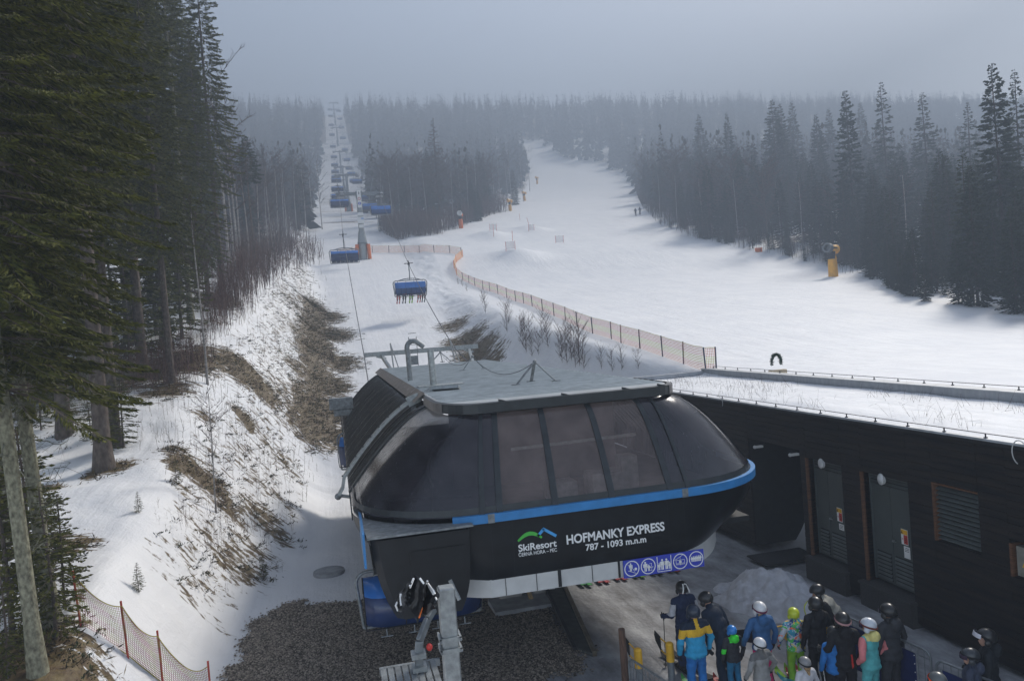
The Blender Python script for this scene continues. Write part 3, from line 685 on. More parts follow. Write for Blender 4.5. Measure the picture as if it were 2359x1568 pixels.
def make_chair():
    t = empty('chairlift_chair')
    mb = MB(); mb.bar((0,-.45,0),(0,.45,0),.12,.14); mb.bar((0,-.2,.12),(0,.35,.30),.08,.1); mb.bar((-.42,.1,.02),(.42,-.05,.05),.06,.07); mb.tube([(0,-.3,.02),(0,-.3,-.2)],.09,8); mb.obj('grip', M['blackmat'], t)
    mb = MB(); mb.tube([(0,0,0),(0,-.10,-.35),(0,-.22,-.75),(0,-.18,-1.15),(0,-.05,-1.45),(0,0,-1.58)], .05, 8); mb.tube([(-1.1,-.02,-1.64),(-.6,-.02,-1.50),(0,-.02,-1.46),(.6,-.02,-1.50),(1.1,-.02,-1.64)], .045, 7); mb.obj('hanger', M['galv_dull'], t, smooth=True)
    mb = MB(); W = 1.66; pts = []
    for s in (-1, 1):
        for a in np.linspace(0, math.pi/2, 6): pts.append((s*(W-.3+.3*math.sin(a if s > 0 else math.pi/2-a)), -.05-.0*a, -1.95+.3*math.cos(a if s > 0 else math.pi/2-a)))
    pts = [(-W+.12, .05, -3.18)]+pts+[(W-.12, .05, -3.18)]; mb.tube(pts, .045, 7)
    for x in (-1.2,-.4,.4,1.2): mb.bar((x,-.03,-1.65),(x,-.03,-1.85),.04)
    mb.bar((-W+.12,.05,-3.18),(W-.12,.05,-3.18),.06); mb.obj('frame', M['galv_dull'], t, smooth=True)
    mb = MB(); P = []
    prof_ = [(-.42,-2.42),(-.38,-2.12),(-.26,-1.90),(-.05,-1.80),(.15,-1.80),(.45,-1.92),(.68,-2.15),(.78,-2.45),(.74,-2.75),(.62,-2.98)]
    for i in range(17):
        x = -1.5+3.0*i/16; e = 1-.35*abs(x/1.5)**8; P.append([(x, y*e, -1.86+(z+1.86)*(1-.06*abs(x/1.5)**6)) for y, z in prof_])
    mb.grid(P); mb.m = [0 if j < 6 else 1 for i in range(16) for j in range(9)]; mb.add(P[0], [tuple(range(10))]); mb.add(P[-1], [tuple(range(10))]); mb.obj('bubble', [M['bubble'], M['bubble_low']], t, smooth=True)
    mb = MB()
    for x in (-1.5,-.5,.5,1.5):
        mb.tube([(x, y*1.01+.01, z) for y, z in prof_], .014, 4)
    mb.tube([(-1.5,.63,-2.99),(1.5,.63,-2.99)], .02, 5); mb.obj('bubble_rib', M['blackmat'], t)
    mb = MB()
    for k in range(6): x = -1.45+.485*k; mb.box(x+.01, x+.475, -.36, -.26, -2.95, -2.35)
    mb.obj('backrest', M['bubble_dark'], t, bevel=.03)
    mb = MB()
    for k in range(6): x = -1.45+.485*k; mb.box(x+.01, x+.475, -.28, .22, -3.10, -3.0)
    mb.obj('seat', M['seat'], t, bevel=.03)
    mb = MB(); mb.tube([(-1.3,.5,-2.75),(1.3,.5,-2.75)],.03,6)
    for x in (-1.0,-.3,.3,1.0): mb.bar((x,.5,-2.75),(x,.60,-3.22),.03); mb.bar((x-.15,.60,-3.22),(x+.15,.60,-3.22),.03)
    mb.obj('safety_bar', M['galv_dull'], t)
    return t
chair = make_chair()
GC = 'blue bubble chairs hanging on the rope'
used = [False]
def put_chair(x, y, z, rz, label):
    if not used[0]: used[0] = True; chair.location = (x, y, z); chair.rotation_euler = (0, 0, rz); o = chair
    else: o = dup(chair, (x, y, z), rz)
    tag(o, label, 'chairlift chair', GC); return o
def pc(s, y, lab): return put_chair(ropex(s, y), y, rope(y, s), math.pi if s < 0 else 0, lab)
far_lab = 'tiny blue chair far up the misty lift line'
pc(-1, 88, 'empty blue bubble chair coming down just left of the nearest tower foot')
rider_chair = pc(1, 76, 'blue bubble chair with skiers aboard, nearest one going up on the right rope')
pc(-1, 133, 'empty blue chair descending left of the top of the nearest tower')
pc(1, 120, 'dark blue chair with riders right below the crossarm of the nearest tower')
pc(-1, 172, 'blue chair behind the left arm of the nearest tower'); pc(1, 160, 'blue chair seen just right of the column of the nearest tower')
for i in range(11):
    y = 207+37*i
    if y < 612:
        pc(-1, y, far_lab); pc(1, y-7, far_lab)
o = put_chair(1.40, 16.3, 3.56, math.pi, 'blue chair turning into the station, half hidden behind its black corner cover'); o.scale = (.80, 1, .74)
put_chair(1.45, 33.2, 4.9, R(168), 'blue chair leaving from behind the ribbed side of the station')
# riders on the chairs going up: seated figures, seen from behind
def make_tower(label, y, zt, base_pad, near):
    zb = h1(ax(y), y)-.2; t = empty('lift_tower', (ax(y), y, zb), 0, label, 'lift tower', 'steel towers of the chairlift'); hh = zt-zb-.9
    mb = MB(); mb.tube([(0,0,0),(0,0,2.7),(0,0,2.71),(0,0,4.6),(0,0,4.61),(0,0,hh)], .4, 16, radii=[.62,.60,.78,.52,.44,.40]); mb.obj('column', M['galv'], t, smooth=True)
    mb = MB(); mb.tube([(0,0,2.6),(0,0,2.8)], .80, 16); mb.box(-.9,.9,-.9,.9,-.3,.12); mb.obj('flange', M['galv_dull'], t)
    if base_pad:
        for s in (-1, 1):
            mb = MB(); P = []
            for z in (.15, 1.3, 2.55):
                P.append([( (s*(.98-.10*z/2.5)+.30*math.cos(a)), -.05+.42*math.sin(a), z) for a in np.linspace(0, 2*math.pi, 13)])
            mb.grid(P); mb.add(P[-1], [tuple(range(13))]); mb.obj('pad', M['orange'], t, smooth=True)
    mb = MB(); mb.box(-3.6,3.6,-.18,.18,hh-.25,hh+.25); mb.box(-.5,.5,-.3,.3,hh-.5,hh+.4); mb.obj('crossarm', M['galv_dull'], t)
    for sd in (-1, 1):
        x = ropex(sd, y)-ax(y)
        sl_ = math.atan((rope(y+6)-rope(y-6))/12) if y < 600 else .25
        mb = MB(); c, s = math.cos(sl_), math.sin(sl_)
        mb.bar((x,-2.3*c,hh+.25-2.3*s),(x,2.3*c,hh+.25+2.3*s),.14,.2); mb.bar((x+.45,-2.2*c,hh+.1-2.2*s),(x+.45,2.2*c,hh+.1+2.2*s),.6,.04)
        a = mb.obj('sheave_beam', M['galv_dull'], t)
        if near:
            for k in range(8):
                q = -2.1+.6*k; mb = MB(); mb.tube([(x-.06,q*c,hh+.52+q*s),(x+.06,q*c,hh+.52+q*s)],.22,12); o = mb.obj('sheave', M['rubber'], a)
        mb = MB(); 
        for k in (-1, 1):
            mb.bar((x+.8,k*.9,hh-.5),(x+.8,k*.9,hh+1.0),.05); mb.bar((x+.8,k*.9,hh-.5),(x-.4,k*.9,hh-.5),.05)
        mb.bar((x+.8,-.9,hh+1.0),(x+.8,.9,hh+1.0),.05); mb.bar((x+.8,-.9,hh+.3),(x+.8,.9,hh+.3),.04)
        mb.box(x-.4,x+.8,-.9,.9,hh-.53,hh-.50); mb.obj('service_platform', M['galv_dull'], t)
        mb = MB(); xx = x*.62; mb.bar((xx,0,hh+.2),(xx*1.25,.1,hh+2.3),.09,.12); mb.bar((xx*1.25,.1,hh+2.3),(xx*1.25+.5,.1,hh+2.35),.08); mb.obj('lifting_arm', M['galv_dull'], t)
    mb = MB()
    for dx in (-.18,.18): mb.bar((dx,-.55,2.8),(dx,-.48,hh),.03)
    for k in range(int((hh-3)/.4)): mb.bar((-.18,-.52,3+.4*k),(.18,-.52,3+.4*k),.025)
    mb.obj('ladder', M['galv'], t)
    return t, hh
t1_, hh1 = make_tower('nearest steel lift tower with two orange pads and white signs', 125, tops[2][1], True, True)
mb = MB(); mb.box(-.45,.45,-.62,-.58,hh1-3.6,hh1-3.1,0); mb.box(-.52,.52,-.62,-.58,hh1-4.8,hh1-3.75,0); mb.box(-.35,.35,-.62,-.58,hh1-5.5,hh1-4.95,0); mb.box(.02,.45,-.64,-.60,hh1-4.2,hh1-3.9,1); mb.obj('sign_board', [M['letter'], mat('pale_blue', (.35,.45,.65))], t1_)
mb = MB(); mb.box(-.3,.3,-.62,-.58,hh1-2.3,hh1+.45,0); disc(mb, 0, hh1-.9, .24, -.64, 1, 16, .17); mb.bar((-.15,-.64,hh1-1.05),(.15,-.64,hh1-.75),.01,.05,1,up=(0,1,0)); disc(mb, 0, hh1-1.65, .24, -.64, 2, 16); disc(mb, 0, hh1-1.65, .10, -.65, 0, 10); mb.box(-.06,.06,-.64,-.62,hh1-.2,hh1+.2,3); mb.obj('rule_sign', [M['letter'], M['red'], M['picto'], M['blackmat']], t1_)
t2_, _h2 = make_tower('second lift tower with pale orange pads, behind the nearest one', 240, tops[3][1], True, False)
for (y, _), (yy, zt) in zip(TW[2:], tops[4:]): make_tower('distant lift tower rising among small chairs in the mist', y, zt, False, False)
# ------------------------------------------------------------------ snow guns
def snow_gun(label, x, y, z, rz, colm, tilt=.1, s=1.0, ringm=None):
    t = empty('snow_gun', (x, y, z), rz, label, 'snow gun', 'snow guns along the piste'); t.scale = (s,)*3
    mb = MB(); P = []
    for z_, w, d in ((-.3,.52,.50),(1.4,.50,.48),(2.1,.46,.44),(2.15,.40,.40)):
        P.append([(w*math.copysign(abs(math.cos(a))**.6, math.cos(a)), d*math.copysign(abs(math.sin(a))**.6, math.sin(a)), z_) for a in np.linspace(0, 2*math.pi, 21)])
    mb.grid(P); mb.add([p for p in P[-1][:-1]], [tuple(range(20))]); mb.prism([(.46,-.35,2.1),(.46,.35,2.1),(.30,.3,2.85),(.30,-.3,2.85)], (-.35,0,0)); mb.obj('pedestal_cover', colm, t, smooth=True)
    mb = MB(); mb.tube([(0,0,2.0),(0,0,3.1)], .36, 12); mb.box(-.42,.2,-.38,.38,2.5,3.05); mb.obj('swivel', M['blackmat'], t, bevel=.04)
    c, s_ = math.cos(tilt), math.sin(tilt)
    def bx(q, r=0, a=0): return (-q*c, r*math.cos(a), 3.45+q*s_+r*math.sin(a))
    def ring(qr):
        return [[(-(q*c-r*math.sin(a)*s_), r*math.cos(a), 3.45+q*s_+r*math.sin(a)*c) for q, r in qr] for a in np.linspace(0, 2*math.pi, 21)]
    mb = MB(); mb.grid(ring([(-1.0,.02),(-1.0,.50),(-.9,.56),(-.75,.56),(-.7,.50),(.45,.44),(.45,.02)])); mb.obj('barrel', colm, t, smooth=True)
    mb = MB(); mb.grid(ring([(.30,.47),(.35,.56),(.95,.60),(1.0,.56),(.98,.42),(.5,.36),(.5,.02)])); mb.obj('nozzle_ring', ringm or M['galv_dull'], t, smooth=True)
    mb = MB(); mb.box(-.42,.42,-.515,-.505,3.40,3.55); mb.obj('lettering_strip', M['blackmat'], t)
    return t
q = ground(1919, 637); snow_gun('yellow snow gun with grey nozzle beside the dark spruces on the right', q.x, q.y, q.z, R(20), M['gunyellow'], .12, q.y*1.134/1768*75/4.0)
gl = [((1062,526), 38, 'red orange snow gun at the wood edge with a white ring', M['orange'], R(70)), ((1175,486), 27, 'yellow snow gun at the left edge of the run, second from the wood corner', M['gunyellow'], R(30)),
      ((1208,463), 22, 'yellow snow gun at the left edge of the run, between two others', M['gunyellow'], R(30)), ((1237,424), 17, 'farthest small yellow snow gun at the left edge of the run', M['gunyellow'], R(30))]
for (uv, h, lab, cm, rz) in gl:
    q = ground(*uv); s = h/1768*(q.y*1.02)/4.0; snow_gun(lab, q.x, q.y, q.z, rz, cm, .1, s, M['letter'] if cm is M['orange'] else cm)
# ------------------------------------------------------------------ net fences
def net_material(name, col, cells, fill, col2=None):
    m = bpy.data.materials.new(name); t, N, L, b = nt(m); b.inputs['Roughness'].default_value = .7
    uv = N.new('ShaderNodeUVMap'); sx = N.new('ShaderNodeSeparateXYZ'); L.new(uv.outputs[0], sx.inputs[0])
    outs = []
    for ax in (0, 1):
        f = N.new('ShaderNodeMath'); f.operation = 'MULTIPLY'; f.inputs[1].default_value = cells; L.new(sx.outputs[ax], f.inputs[0])
        g = N.new('ShaderNodeMath'); g.operation = 'FRACT'; L.new(f.outputs[0], g.inputs[0])
        c = N.new('ShaderNodeMath'); c.operation = 'LESS_THAN'; c.inputs[1].default_value = fill; L.new(g.outputs[0], c.inputs[0]); outs.append(c.outputs[0])
    mx = N.new('ShaderNodeMath'); mx.operation = 'MAXIMUM'; L.new(outs[0], mx.inputs[0]); L.new(outs[1], mx.inputs[1]); L.new(mx.outputs[0], b.inputs['Alpha'])
    cr = N.new('ShaderNodeValToRGB'); cr.color_ramp.interpolation = 'CONSTANT'; e = cr.color_ramp.elements
    c2 = col2 or col
    e[0].position = 0; e[0].color = tuple(col)+(1,); e[1].position = .30; e[1].color = tuple(c2)+(1,)
    q = e.new(.62); q.color = tuple(col)+(1,)
    L.new(sx.outputs[1], cr.inputs[0]); L.new(cr.outputs[0], b.inputs['Base Color'])
    return m
def net_fence(name, label, pts, h, postm, netm, post_r=.03, step=None, lean=0, post_h=None, sag=.0):
    """pts: ground points of the posts"""
    o0 = pts[0]; t = empty(name, tuple(o0), 0, label, 'fence')
    L = 0; V = []; UV = []; n = 6
    for i in range(len(pts)-1):
        a, b = pts[i], pts[i+1]; d = (b-a).length
        for k in range(n + (i == len(pts)-2)):
            s = k/n; p = a.lerp(b, s); zg = h1(p.x, p.y)+.02; sg = sag*4*s*(1-s)
            V.append(((p.x-o0.x, p.y-o0.y, zg-o0.z), (p.x-o0.x+sg*.3, p.y-o0.y, zg+h-sg-o0.z))); UV.append(L+d*s)
        L += d
    me = bpy.data.meshes.new('net'); vs = [q for pr in V for q in pr]; fs = [(2*i, 2*i+2, 2*i+3, 2*i+1) for i in range(len(V)-1)]
    me.from_pydata(vs, [], fs); ul = me.uv_layers.new(name='uv')
    for p in me.polygons:
        for li, vi in zip(p.loop_indices, p.vertices): ul.data[li].uv = (UV[vi//2], (vi % 2)*h)
    me.materials.append(netm); link('net', me, t)
    for p in pts:
        z = h1(p.x, p.y); mb = MB(); x, y = p.x-o0.x, p.y-o0.y
        mb.tube([(x, y, z-.15-o0.z), (x+random.uniform(-.05,.05), y+.02, z-o0.z+(post_h or h+.05))], post_r, 6); mb.obj('post', postm, t)
    mb = MB(); mb.tube([Vector(pr[1]) for pr in V], .012, 4); mb.obj('top_cord', netm2, t)
    return t
netm2 = mat('yellow_cord', (.55,.45,.12), .7)
M['net_far'] = net_material('pale_net', (.80,.42,.33), 14, .30, (.72,.62,.25)); M['net_or'] = net_material('orange_net', (.85,.36,.12), 14, .38)
M['net_pink'] = net_material('pale_orange_net', (.85,.50,.36), 14, .26)
M['post'] = mat('dark_post', (.03,.035,.07), .6)
fu = [(1066,592),(1051,604),(1046,618),(1052,634),(1066,646),(1080,653),(1094,659),(1112,666),(1128,671),(1147,677),(1167,686),(1188,694),(1206,699),(1226,706),(1250,717),(1276,728),(1302,739),(1330,753),(1365,768),(1408,781),(1430,790),(1474,803),(1526,821),(1574,838),(1626,856),(1650,862)]
pl = []
yprev = None
n_ = len(fu)
# fence line on the ground: distances fall steadily from the bend to the parapet corner
for i, (u, v) in enumerate(fu):
    pl.append(ground(u, v, 30, 130))
net_fence('boundary_fence', 'long pink and yellow net fence with dark posts along the snow bank', pl[3:], 1.0, M['post'], M['net_far'], .035)
net_fence('boundary_fence', 'short bright orange net fence curving at the bend of the bank', pl[:4], 1.05, M['orange'], M['net_or'], .04)
pf = [ground(u, v, 60, 150) for u, v in ((778,590),(812,586),(858,582),(896,582),(932,582),(966,582),(1000,582),(1036,583),(1063,588))]
net_fence('boundary_fence', 'pale orange net fence running level behind the nearest tower', pf, 1.15, M['post'], M['net_pink'], .05)
# near orange net on the left bank: real strings
fp = [ground(u, v, 8, 30) for u, v in ((183,1440),(291,1508),(372,1572),(486,1640))]
def near_net():
    t = empty('safety_net', tuple(fp[0]), 0, 'red and yellow safety net sagging between four red posts at the left bottom', 'fence', None); o0 = fp[0]
    h = .88
    def P(i, s, k):
        a, b = fp[i], fp[i+1]; p = a.lerp(b, s); z = h1(p.x, p.y); sg = .16*4*s*(1-s); bl = .08*math.sin(math.pi*s)*math.sin(math.pi*k)
        zb = min(z, a.z+(b.z-a.z)*s)+.03; return Vector((p.x-o0.x+bl, p.y-o0.y-bl, zb-o0.z+(h-sg)*k))
    for name, mt, sel in (('mesh_net', mat('net_magenta', (.30,.09,.13), .8, 0, .2), lambda r: True),):
        mb = MB()
        for i in range(3):
            N_ = int((fp[i+1]-fp[i]).length/.042)
            for j in range(N_): mb.tube([P(i, j/N_, k/6)+Vector((0,0,random.uniform(-.004,.004))) for k in range(7)], .0042, 3, 0 if (j//5) % 3 else 1, caps=False)
            for r in range(19): mb.tube([P(i, s, r/19) for s in np.linspace(0, 1, 13)], .0048, 3, 1 if (r//3) % 2 else 0, caps=False)
        mb.obj(name, [mt, mat('net_olive', (.26,.22,.05), .8)], t)
    mb = MB()
    for i in range(3):
        for k in (0, 1): mb.tube([P(i, s, k) for s in np.linspace(0, 1, 13)], .010, 5)
    mb.obj('edge_cord', mat('cord_yellow', (.35,.28,.05), .7), t)
    for i, p in enumerate(fp):
        mb = MB(); z = h1(p.x, p.y); mb.tube([(p.x-o0.x+.03, p.y-o0.y, z-.15-o0.z), (p.x-o0.x-.05+.02*i, p.y-o0.y+.05, z+1.0-o0.z)], .020, 8); mb.obj('post', mat('post_red', (.42,.06,.035), .6) if i == 0 else bpy.data.materials['post_red'], t)
near_net()
# race banners and stakes on the run
for i, ((u, v), lab) in enumerate((((1168,572),'small white banner panel beside a red stake on the jump mound'),((1281,556),'small tilted white panel alone in the middle of the run'),((1128,528),'small faint white panel uphill of the mounds'),((1216,528),'small white panel leaning by a slanting stake'))):
    q = ground(u+8, v+4); t = empty('banner_panel', tuple(q), R(15*i-20), lab, 'banner')
    mb = MB(); mb.tube([(-.7,0,-.2),(-.7,0,1.3)],.03,6); mb.obj('pole', M['red'], t)
    mb = MB(); mb.tube([(.7,0,-.2),(.7,0,1.3)],.03,6); mb.obj('pole', M['red'], t)
    mb = MB(); mb.add([(-.7,0,.15),(.7,0,.15),(.7,0,1.25),(-.7,0,1.25)],[(0,1,2,3)]); mb.obj('panel', mat('banner_net', (.75,.70,.68), .8, alpha=.45), t)
for (u, v), (dx, h), lab in (((1182,572),(0,2.6),'red stake standing on the jump mound'),((1137,545),(.05,2.2),'thin red stake uphill left of the mounds'),((1222,530),(-.6,2.4),'thin slanting stake by a leaning panel'),((1197,508),(0,1.6),'faint red stake near the upper piste edge')):
    q = ground(u, v); mb = MB(); mb.tube([q+Vector((0,0,-.2)), q+Vector((dx,0,h))], .03, 6); tag(mb.obj('stake', M['red']), lab, 'stake')
q = ground(1747, 580); mb = MB(); mb.box(q.x-.5,q.x+.5,q.y-.25,q.y+.25,q.z-.2,q.z+.5); mb.box(q.x-.55,q.x+.55,q.y-.3,q.y+.3,q.z+.5,q.z+.6); tag(mb.obj('marker_box', M['orange'], bevel=.04), 'small orange box at the right edge of the run', 'box')
# ------------------------------------------------------------------ service building on the right
XW = 11.7; ZW = 4.46
bd = empty('service_building', (XW, 13, 0), 0, 'low black timber building with a snow covered flat roof right of the station', 'building')
def bp(mb, name, mats, par=None, **k):
    mb.v = [(x-XW, y-13, z) for x, y, z in mb.v]; return mb.obj(name, mats, par or bd, **k)
def yx(u, v=1200): return at_X(u, v, XW).y
def planks(name, y0, y1, z0, z1, x0=XW, hgt=.145, depth=.06, m='plank'):
    mb = MB(); z = z0; r = random.Random(int(y0*100))
    while z < z1-.005:
        zt = min(z+hgt, z1); y = y0
        while y < y1-.01:
            L = min(y1, y+r.uniform(2.2, 4.0)); o = r.uniform(-.004, .004)
            mb.box(x0-o, x0+depth, y+.002, L-.002, z+.004, zt-.004); y = L
        z = zt
    return bp(mb, name, M[m])
M['plank'] = mat('charred_timber', (.006,.007,.009), .68, 0, .5, 2.2, .35, 14, .18, stretch=(1,.3,4), col2=(.028,.021,.017))
M['doorgrey'] = mat('grey_green_door', (.06,.072,.068), .55, 0, .12, 2)
M['louvre'] = mat('louvre_metal', (.085,.10,.095), .5, .1, .2, 4)
D1 = (yx(1945), yx(1866)); D2 = (yx(2095), yx(1990)); LV = (yx(2255), yx(2150)); AL = (yx(1852), yx(1735)); EB = (yx(2385), yx(2320))
Z0, Z1 = .75, 3.20
YE = 30.5; YS = -4
segs = [(YS, EB[0]), (EB[1], LV[0]), (LV[1], D2[0]), (D2[1], D1[0]), (D1[1], AL[0]), (AL[1], YE)]
for a, b in segs: planks('wall', a, b, .25, ZW-.04)
for (a, b), zt in ((D1, Z1), (D2, Z1), (AL, 3.35), (LV, 3.35), (EB, 2.62)): planks('wall', a, b, zt+.06, ZW-.04)
planks('wall', EB[0], EB[1], .25, 2.0); planks('wall', LV[0], LV[1], .25, 2.2); 
mb = MB(); mb.box(XW+.06, 15.6, YS, AL[0], .2, ZW-.1); mb.box(XW+.06, 15.6, AL[1], YE, .2, ZW-.1); mb.box(XW+2.8, 15.6, AL[0], AL[1], .2, ZW-.1); mb.box(XW+.06, XW+2.8, AL[0], AL[1], 3.38, ZW-.1)
mb = MB(); RD = .38
pieces = [(YS, EB[0]), (EB[1], LV[0]), (LV[1], D2[0]), (D2[1], D1[0]), (D1[1], AL[0]), (AL[1], YE)]
for a, b in pieces: mb.box(XW+.062, XW+RD, a, b, .2, ZW-.1)
for (a, b), (zb, zt) in ((D1,(Z0-.1,Z1)),(D2,(Z0-.1,Z1)),(LV,(2.2,3.35)),(EB,(2.0,2.62))):
    mb.box(XW+.062, XW+RD, a, b, zt+.05, ZW-.1); mb.box(XW+.062, XW+RD, a, b, .2, zb)
mb.box(XW+RD, 15.55, YS, AL[0], .2, ZW-.1); mb.box(XW+RD, 15.55, AL[1], YE, .2, ZW-.1); mb.box(XW+2.4, 15.55, AL[0], AL[1], .2, ZW-.1); mb.box(XW+.06, XW+2.4, AL[0], AL[1], 3.42, ZW-.1)
bp(mb, 'building_body', M['blackmat'])
planks('alcove_wall', AL[0], AL[1], .25, 3.4, XW+2.33)
for (a, b), lab, um, (us, vs0, vs1), (un, vn0, vn1) in ((D1, 'grey green double door nearer the station', 1912, (1934,1172,1199), (1936,1206,1218)), (D2, 'grey green double door with a larger white notice', 2053, (2080,1220,1251), (2083,1257,1281))):
    xx = XW+.22; ym = at_X(um, 1200, xx).y; mb = MB()
    dr = MB(); dr.box(xx, xx+.05, a+.05, ym-.008, Z0, Z1-.22); dr.box(xx, xx+.05, ym+.008, b-.05, Z0, Z1-.22)
    d = bp(dr, 'door', M['doorgrey']); d['label'] = lab; ch = []
    mb = MB()
    for (p, q2, z0_, n_) in ((a+.12, ym-.06, Z0+.06, 7), (ym+.06, b-.12, Z0+.06, 7), (a+.06, b-.06, Z1-.19, 2)):
        mb = MB(); mb.box(xx-.008, xx-.002, p, q2, z0_, z0_+.09*n_, 0)
        for k in range(n_): z = z0_+.06+.09*k; mb.prism([(xx-.010,p,z),(xx-.010,q2,z),(xx-.04,q2,z-.045),(xx-.04,p,z-.045)], (0,0,-.006), 1)
        bp(mb, 'door_grille', [M['blackmat'], M['louvre']], d)
    mb = MB(); mb.box(xx-.05, xx-.005, ym-.08, ym-.04, 1.75, 1.80); mb.box(xx-.06, xx-.045, ym-.16, ym-.04, 1.765, 1.785); bp(mb, 'handle', M['galv'], d)
    mb = MB(); mb.box(xx-.02, xx+.06, a, a+.045, Z0, Z1); mb.box(xx-.02, xx+.06, b-.045, b, Z0, Z1); mb.box(xx-.02,xx+.06,a+.045,b-.045,Z1-.03,Z1); bp(mb, 'door_frame', M['louvre'])
    mb = MB(); mb.box(XW-.005, XW+.30, b+.0, b+.055, Z0-.05, Z1+.05); bp(mb, 'jamb', M['wood'])
    mb = MB(); mb.box(XW-.14, XW+.30, a-.05, b+.12, .1, Z0-.12); mb.box(XW-.17, XW+.30, a-.07, b+.15, Z0-.12, Z0-.06); bp(mb, 'plinth', mat('grating_step', (.05,.048,.046), .7, .2, .3, 40, .5, 60))
    # warning sign and notice
    x_ = xx-.022; sy = at_X(us, 1200, x_).y; dz = (at_X(us, (vs0+vs1)/2, x_).z)-2.15; mb = MB()
    mb.box(x_, x_+.01, sy-.10, sy+.10, 1.98, 2.32, 0); mb.box(x_-.004, x_, sy-.095, sy+.02, 2.00, 2.20, 1); mb.box(x_-.004, x_, sy-.095, sy+.095, 2.21, 2.31, 2); mb.box(x_-.008, x_-.004, sy-.07, sy-.0, 2.02, 2.17, 4); 
    for k in range(3): mb.box(x_-.010, x_-.006, sy-.07, sy-.01, 2.04+.04*k, 2.055+.04*k, 3)
    mb.prism([(x_-.006, sy+.045, 2.225),(x_-.006, sy+.085, 2.225),(x_-.006, sy+.065, 2.295)], (.003,0,0), 3)
    mb.grid([[(x_-.004, sy+.055+.022*math.cos(t_)*k, 2.10+.022*math.sin(t_)*k) for k in (.6,1)] for t_ in np.linspace(0, 6.3, 12)], 1)
    mb.v = [(x, y, z+dz) for x, y, z in mb.v]; bp(mb, 'warning_sign', [M['letter'], M['red'], M['yellow'], M['blackmat'], M['red']], d)
    mb = MB(); hgt = .13 if a == D1[0] else .24; sy = at_X(un, 1200, x_).y; dz = at_X(un, vn0, x_).z-1.90
    mb.box(x_, x_+.01, sy-.10, sy+.08, 1.88-hgt, 1.90, 0)
    for k in range(3): mb.box(x_-.003, x_, sy-.07, sy+.03+.01*k, 1.86-.035*k, 1.87-.035*k, 1)
    mb.v = [(x, y, z+dz) for x, y, z in mb.v]; bp(mb, 'notice', [M['letter'], M['blackmat']], d)
a, b = LV; mb = MB()
for k in range(12): z = 2.30+.092*k; mb.prism([(XW+.10,a+.03,z),(XW+.10,b-.06,z),(XW+.03,b-.06,z-.04),(XW+.03,a+.03,z-.04)], (0,0,-.008), 0)
mb.box(XW+.12, XW+.14, a, b, 2.2, 3.38, 1); lv = bp(mb, 'vent_louvre', [M['louvre'], M['blackmat']])
mb = MB(); mb.box(XW-.005, XW+.30, b-.05, b, 2.2, 3.38); mb.box(XW-.01, XW+.3, a, b, 3.37, 3.40); bp(mb, 'jamb', M['wood'])
a, b = EB; mb = MB(); mb.box(XW+.03, XW+.22, a+.04, b-.12, 2.04, 2.58, 0); mb.prism([(XW+.022, a+.22, 2.22),(XW+.022, a+.36, 2.22),(XW+.022, a+.29, 2.36)], (.006,0,0), 1)
bp(mb, 'switch_box', [mat('cabinet', (.22,.21,.18), .5), M['yellow']]); mb = MB(); mb.box(XW-.005, XW+.30, b-.05, b, 2.0, 2.6); bp(mb, 'jamb', M['wood'])
for (u, v) in ((1890,1067),(2028,1103)):
    q = at_X(u, v, XW-.05); mb = MB(); mb.ball(q, (.055,.095,.13), 16, 10); mb.tube([(XW, q.y, q.z-.02),(XW-.03, q.y, q.z-.02)], .10, 14); bp(mb, 'wall_lamp', mat('lamp_glass', (.55,.55,.54), .4), smooth=True)
for (u, v) in ((1830,1046),(1748,1028)):
    q = at_X(u, v, XW-.1); mb = MB(); mb.box(XW-.22, XW, q.y-.05, q.y+.05, q.z-.03, q.z+.03); mb.ball((XW-.24,q.y,q.z), .05, 10, 6); bp(mb, 'small_camera', M['white'])
mb = MB(); ay = AL[0]+.9; mb.box(XW+2.26, XW+2.32, ay, ay+1.1, .25, 2.5); bp(mb, 'alcove_door', mat('black_door', (.016,.016,.018), .5))
mb = MB()
for (u, v) in ((1737,1190),(1744,1189)):
    q = at_X(u, v, XW+2.2); mb.ball(q, .055, 10, 6)
bp(mb, 'white_knob', M['letter'])
# roof
mb = MB(); mb.box(XW-.03, 15.35, YS, YE, ZW-.10, ZW-.03); bp(mb, 'roof_deck', M['blackmat'])
gx = np.arange(XW+.02, 15.36, .09); gy = np.arange(YS, YE-.2, .12); X, Y = np.meshgrid(gx, gy)
Z = ZW+.01+.07*ss((X-XW)/.8)+fbm(X*1.6, Y*1.6, 71, 3)*.07*ss((X-XW-.05)/.5)+.05*ss((X-14.9)/.4)
V = np.stack([X.ravel()-XW, Y.ravel()-13, Z.ravel()], 1); id_ = np.arange(X.size).reshape(X.shape)
Fq = np.stack([id_[:-1,:-1].ravel(), id_[:-1,1:].ravel(), id_[1:,1:].ravel(), id_[1:,:-1].ravel()], 1)
link('roof_snow', arr_mesh('roof_snow', V, Fq, M['snow'], smooth=True), bd)
mb = MB(); mb.box(XW-.05, XW+.10, YS, YE, ZW-.03, ZW+.015); bp(mb, 'edge_trim', mat('zinc_edge', (.42,.44,.46), .6, .2, .2, 3))
mb = MB(); mb.box(15.35, 15.75, YS, YE, 4.2, 4.80); mb.box(XW+.1, 15.35, YE-.3, YE, 4.2, 4.72); bp(mb, 'parapet', mat('zinc_parapet', (.27,.29,.31), .7, 0, .35, 2.5, .2, 10, stretch=(1,2.5,.5), col2=(.36,.37,.39)))
mb = MB(); mb.box(15.33, 15.77, YS, YE+.02, 4.80, 4.825); bp(mb, 'parapet_cap', mat('zinc_cap', (.45,.46,.47), .6, .1, .2, 3))
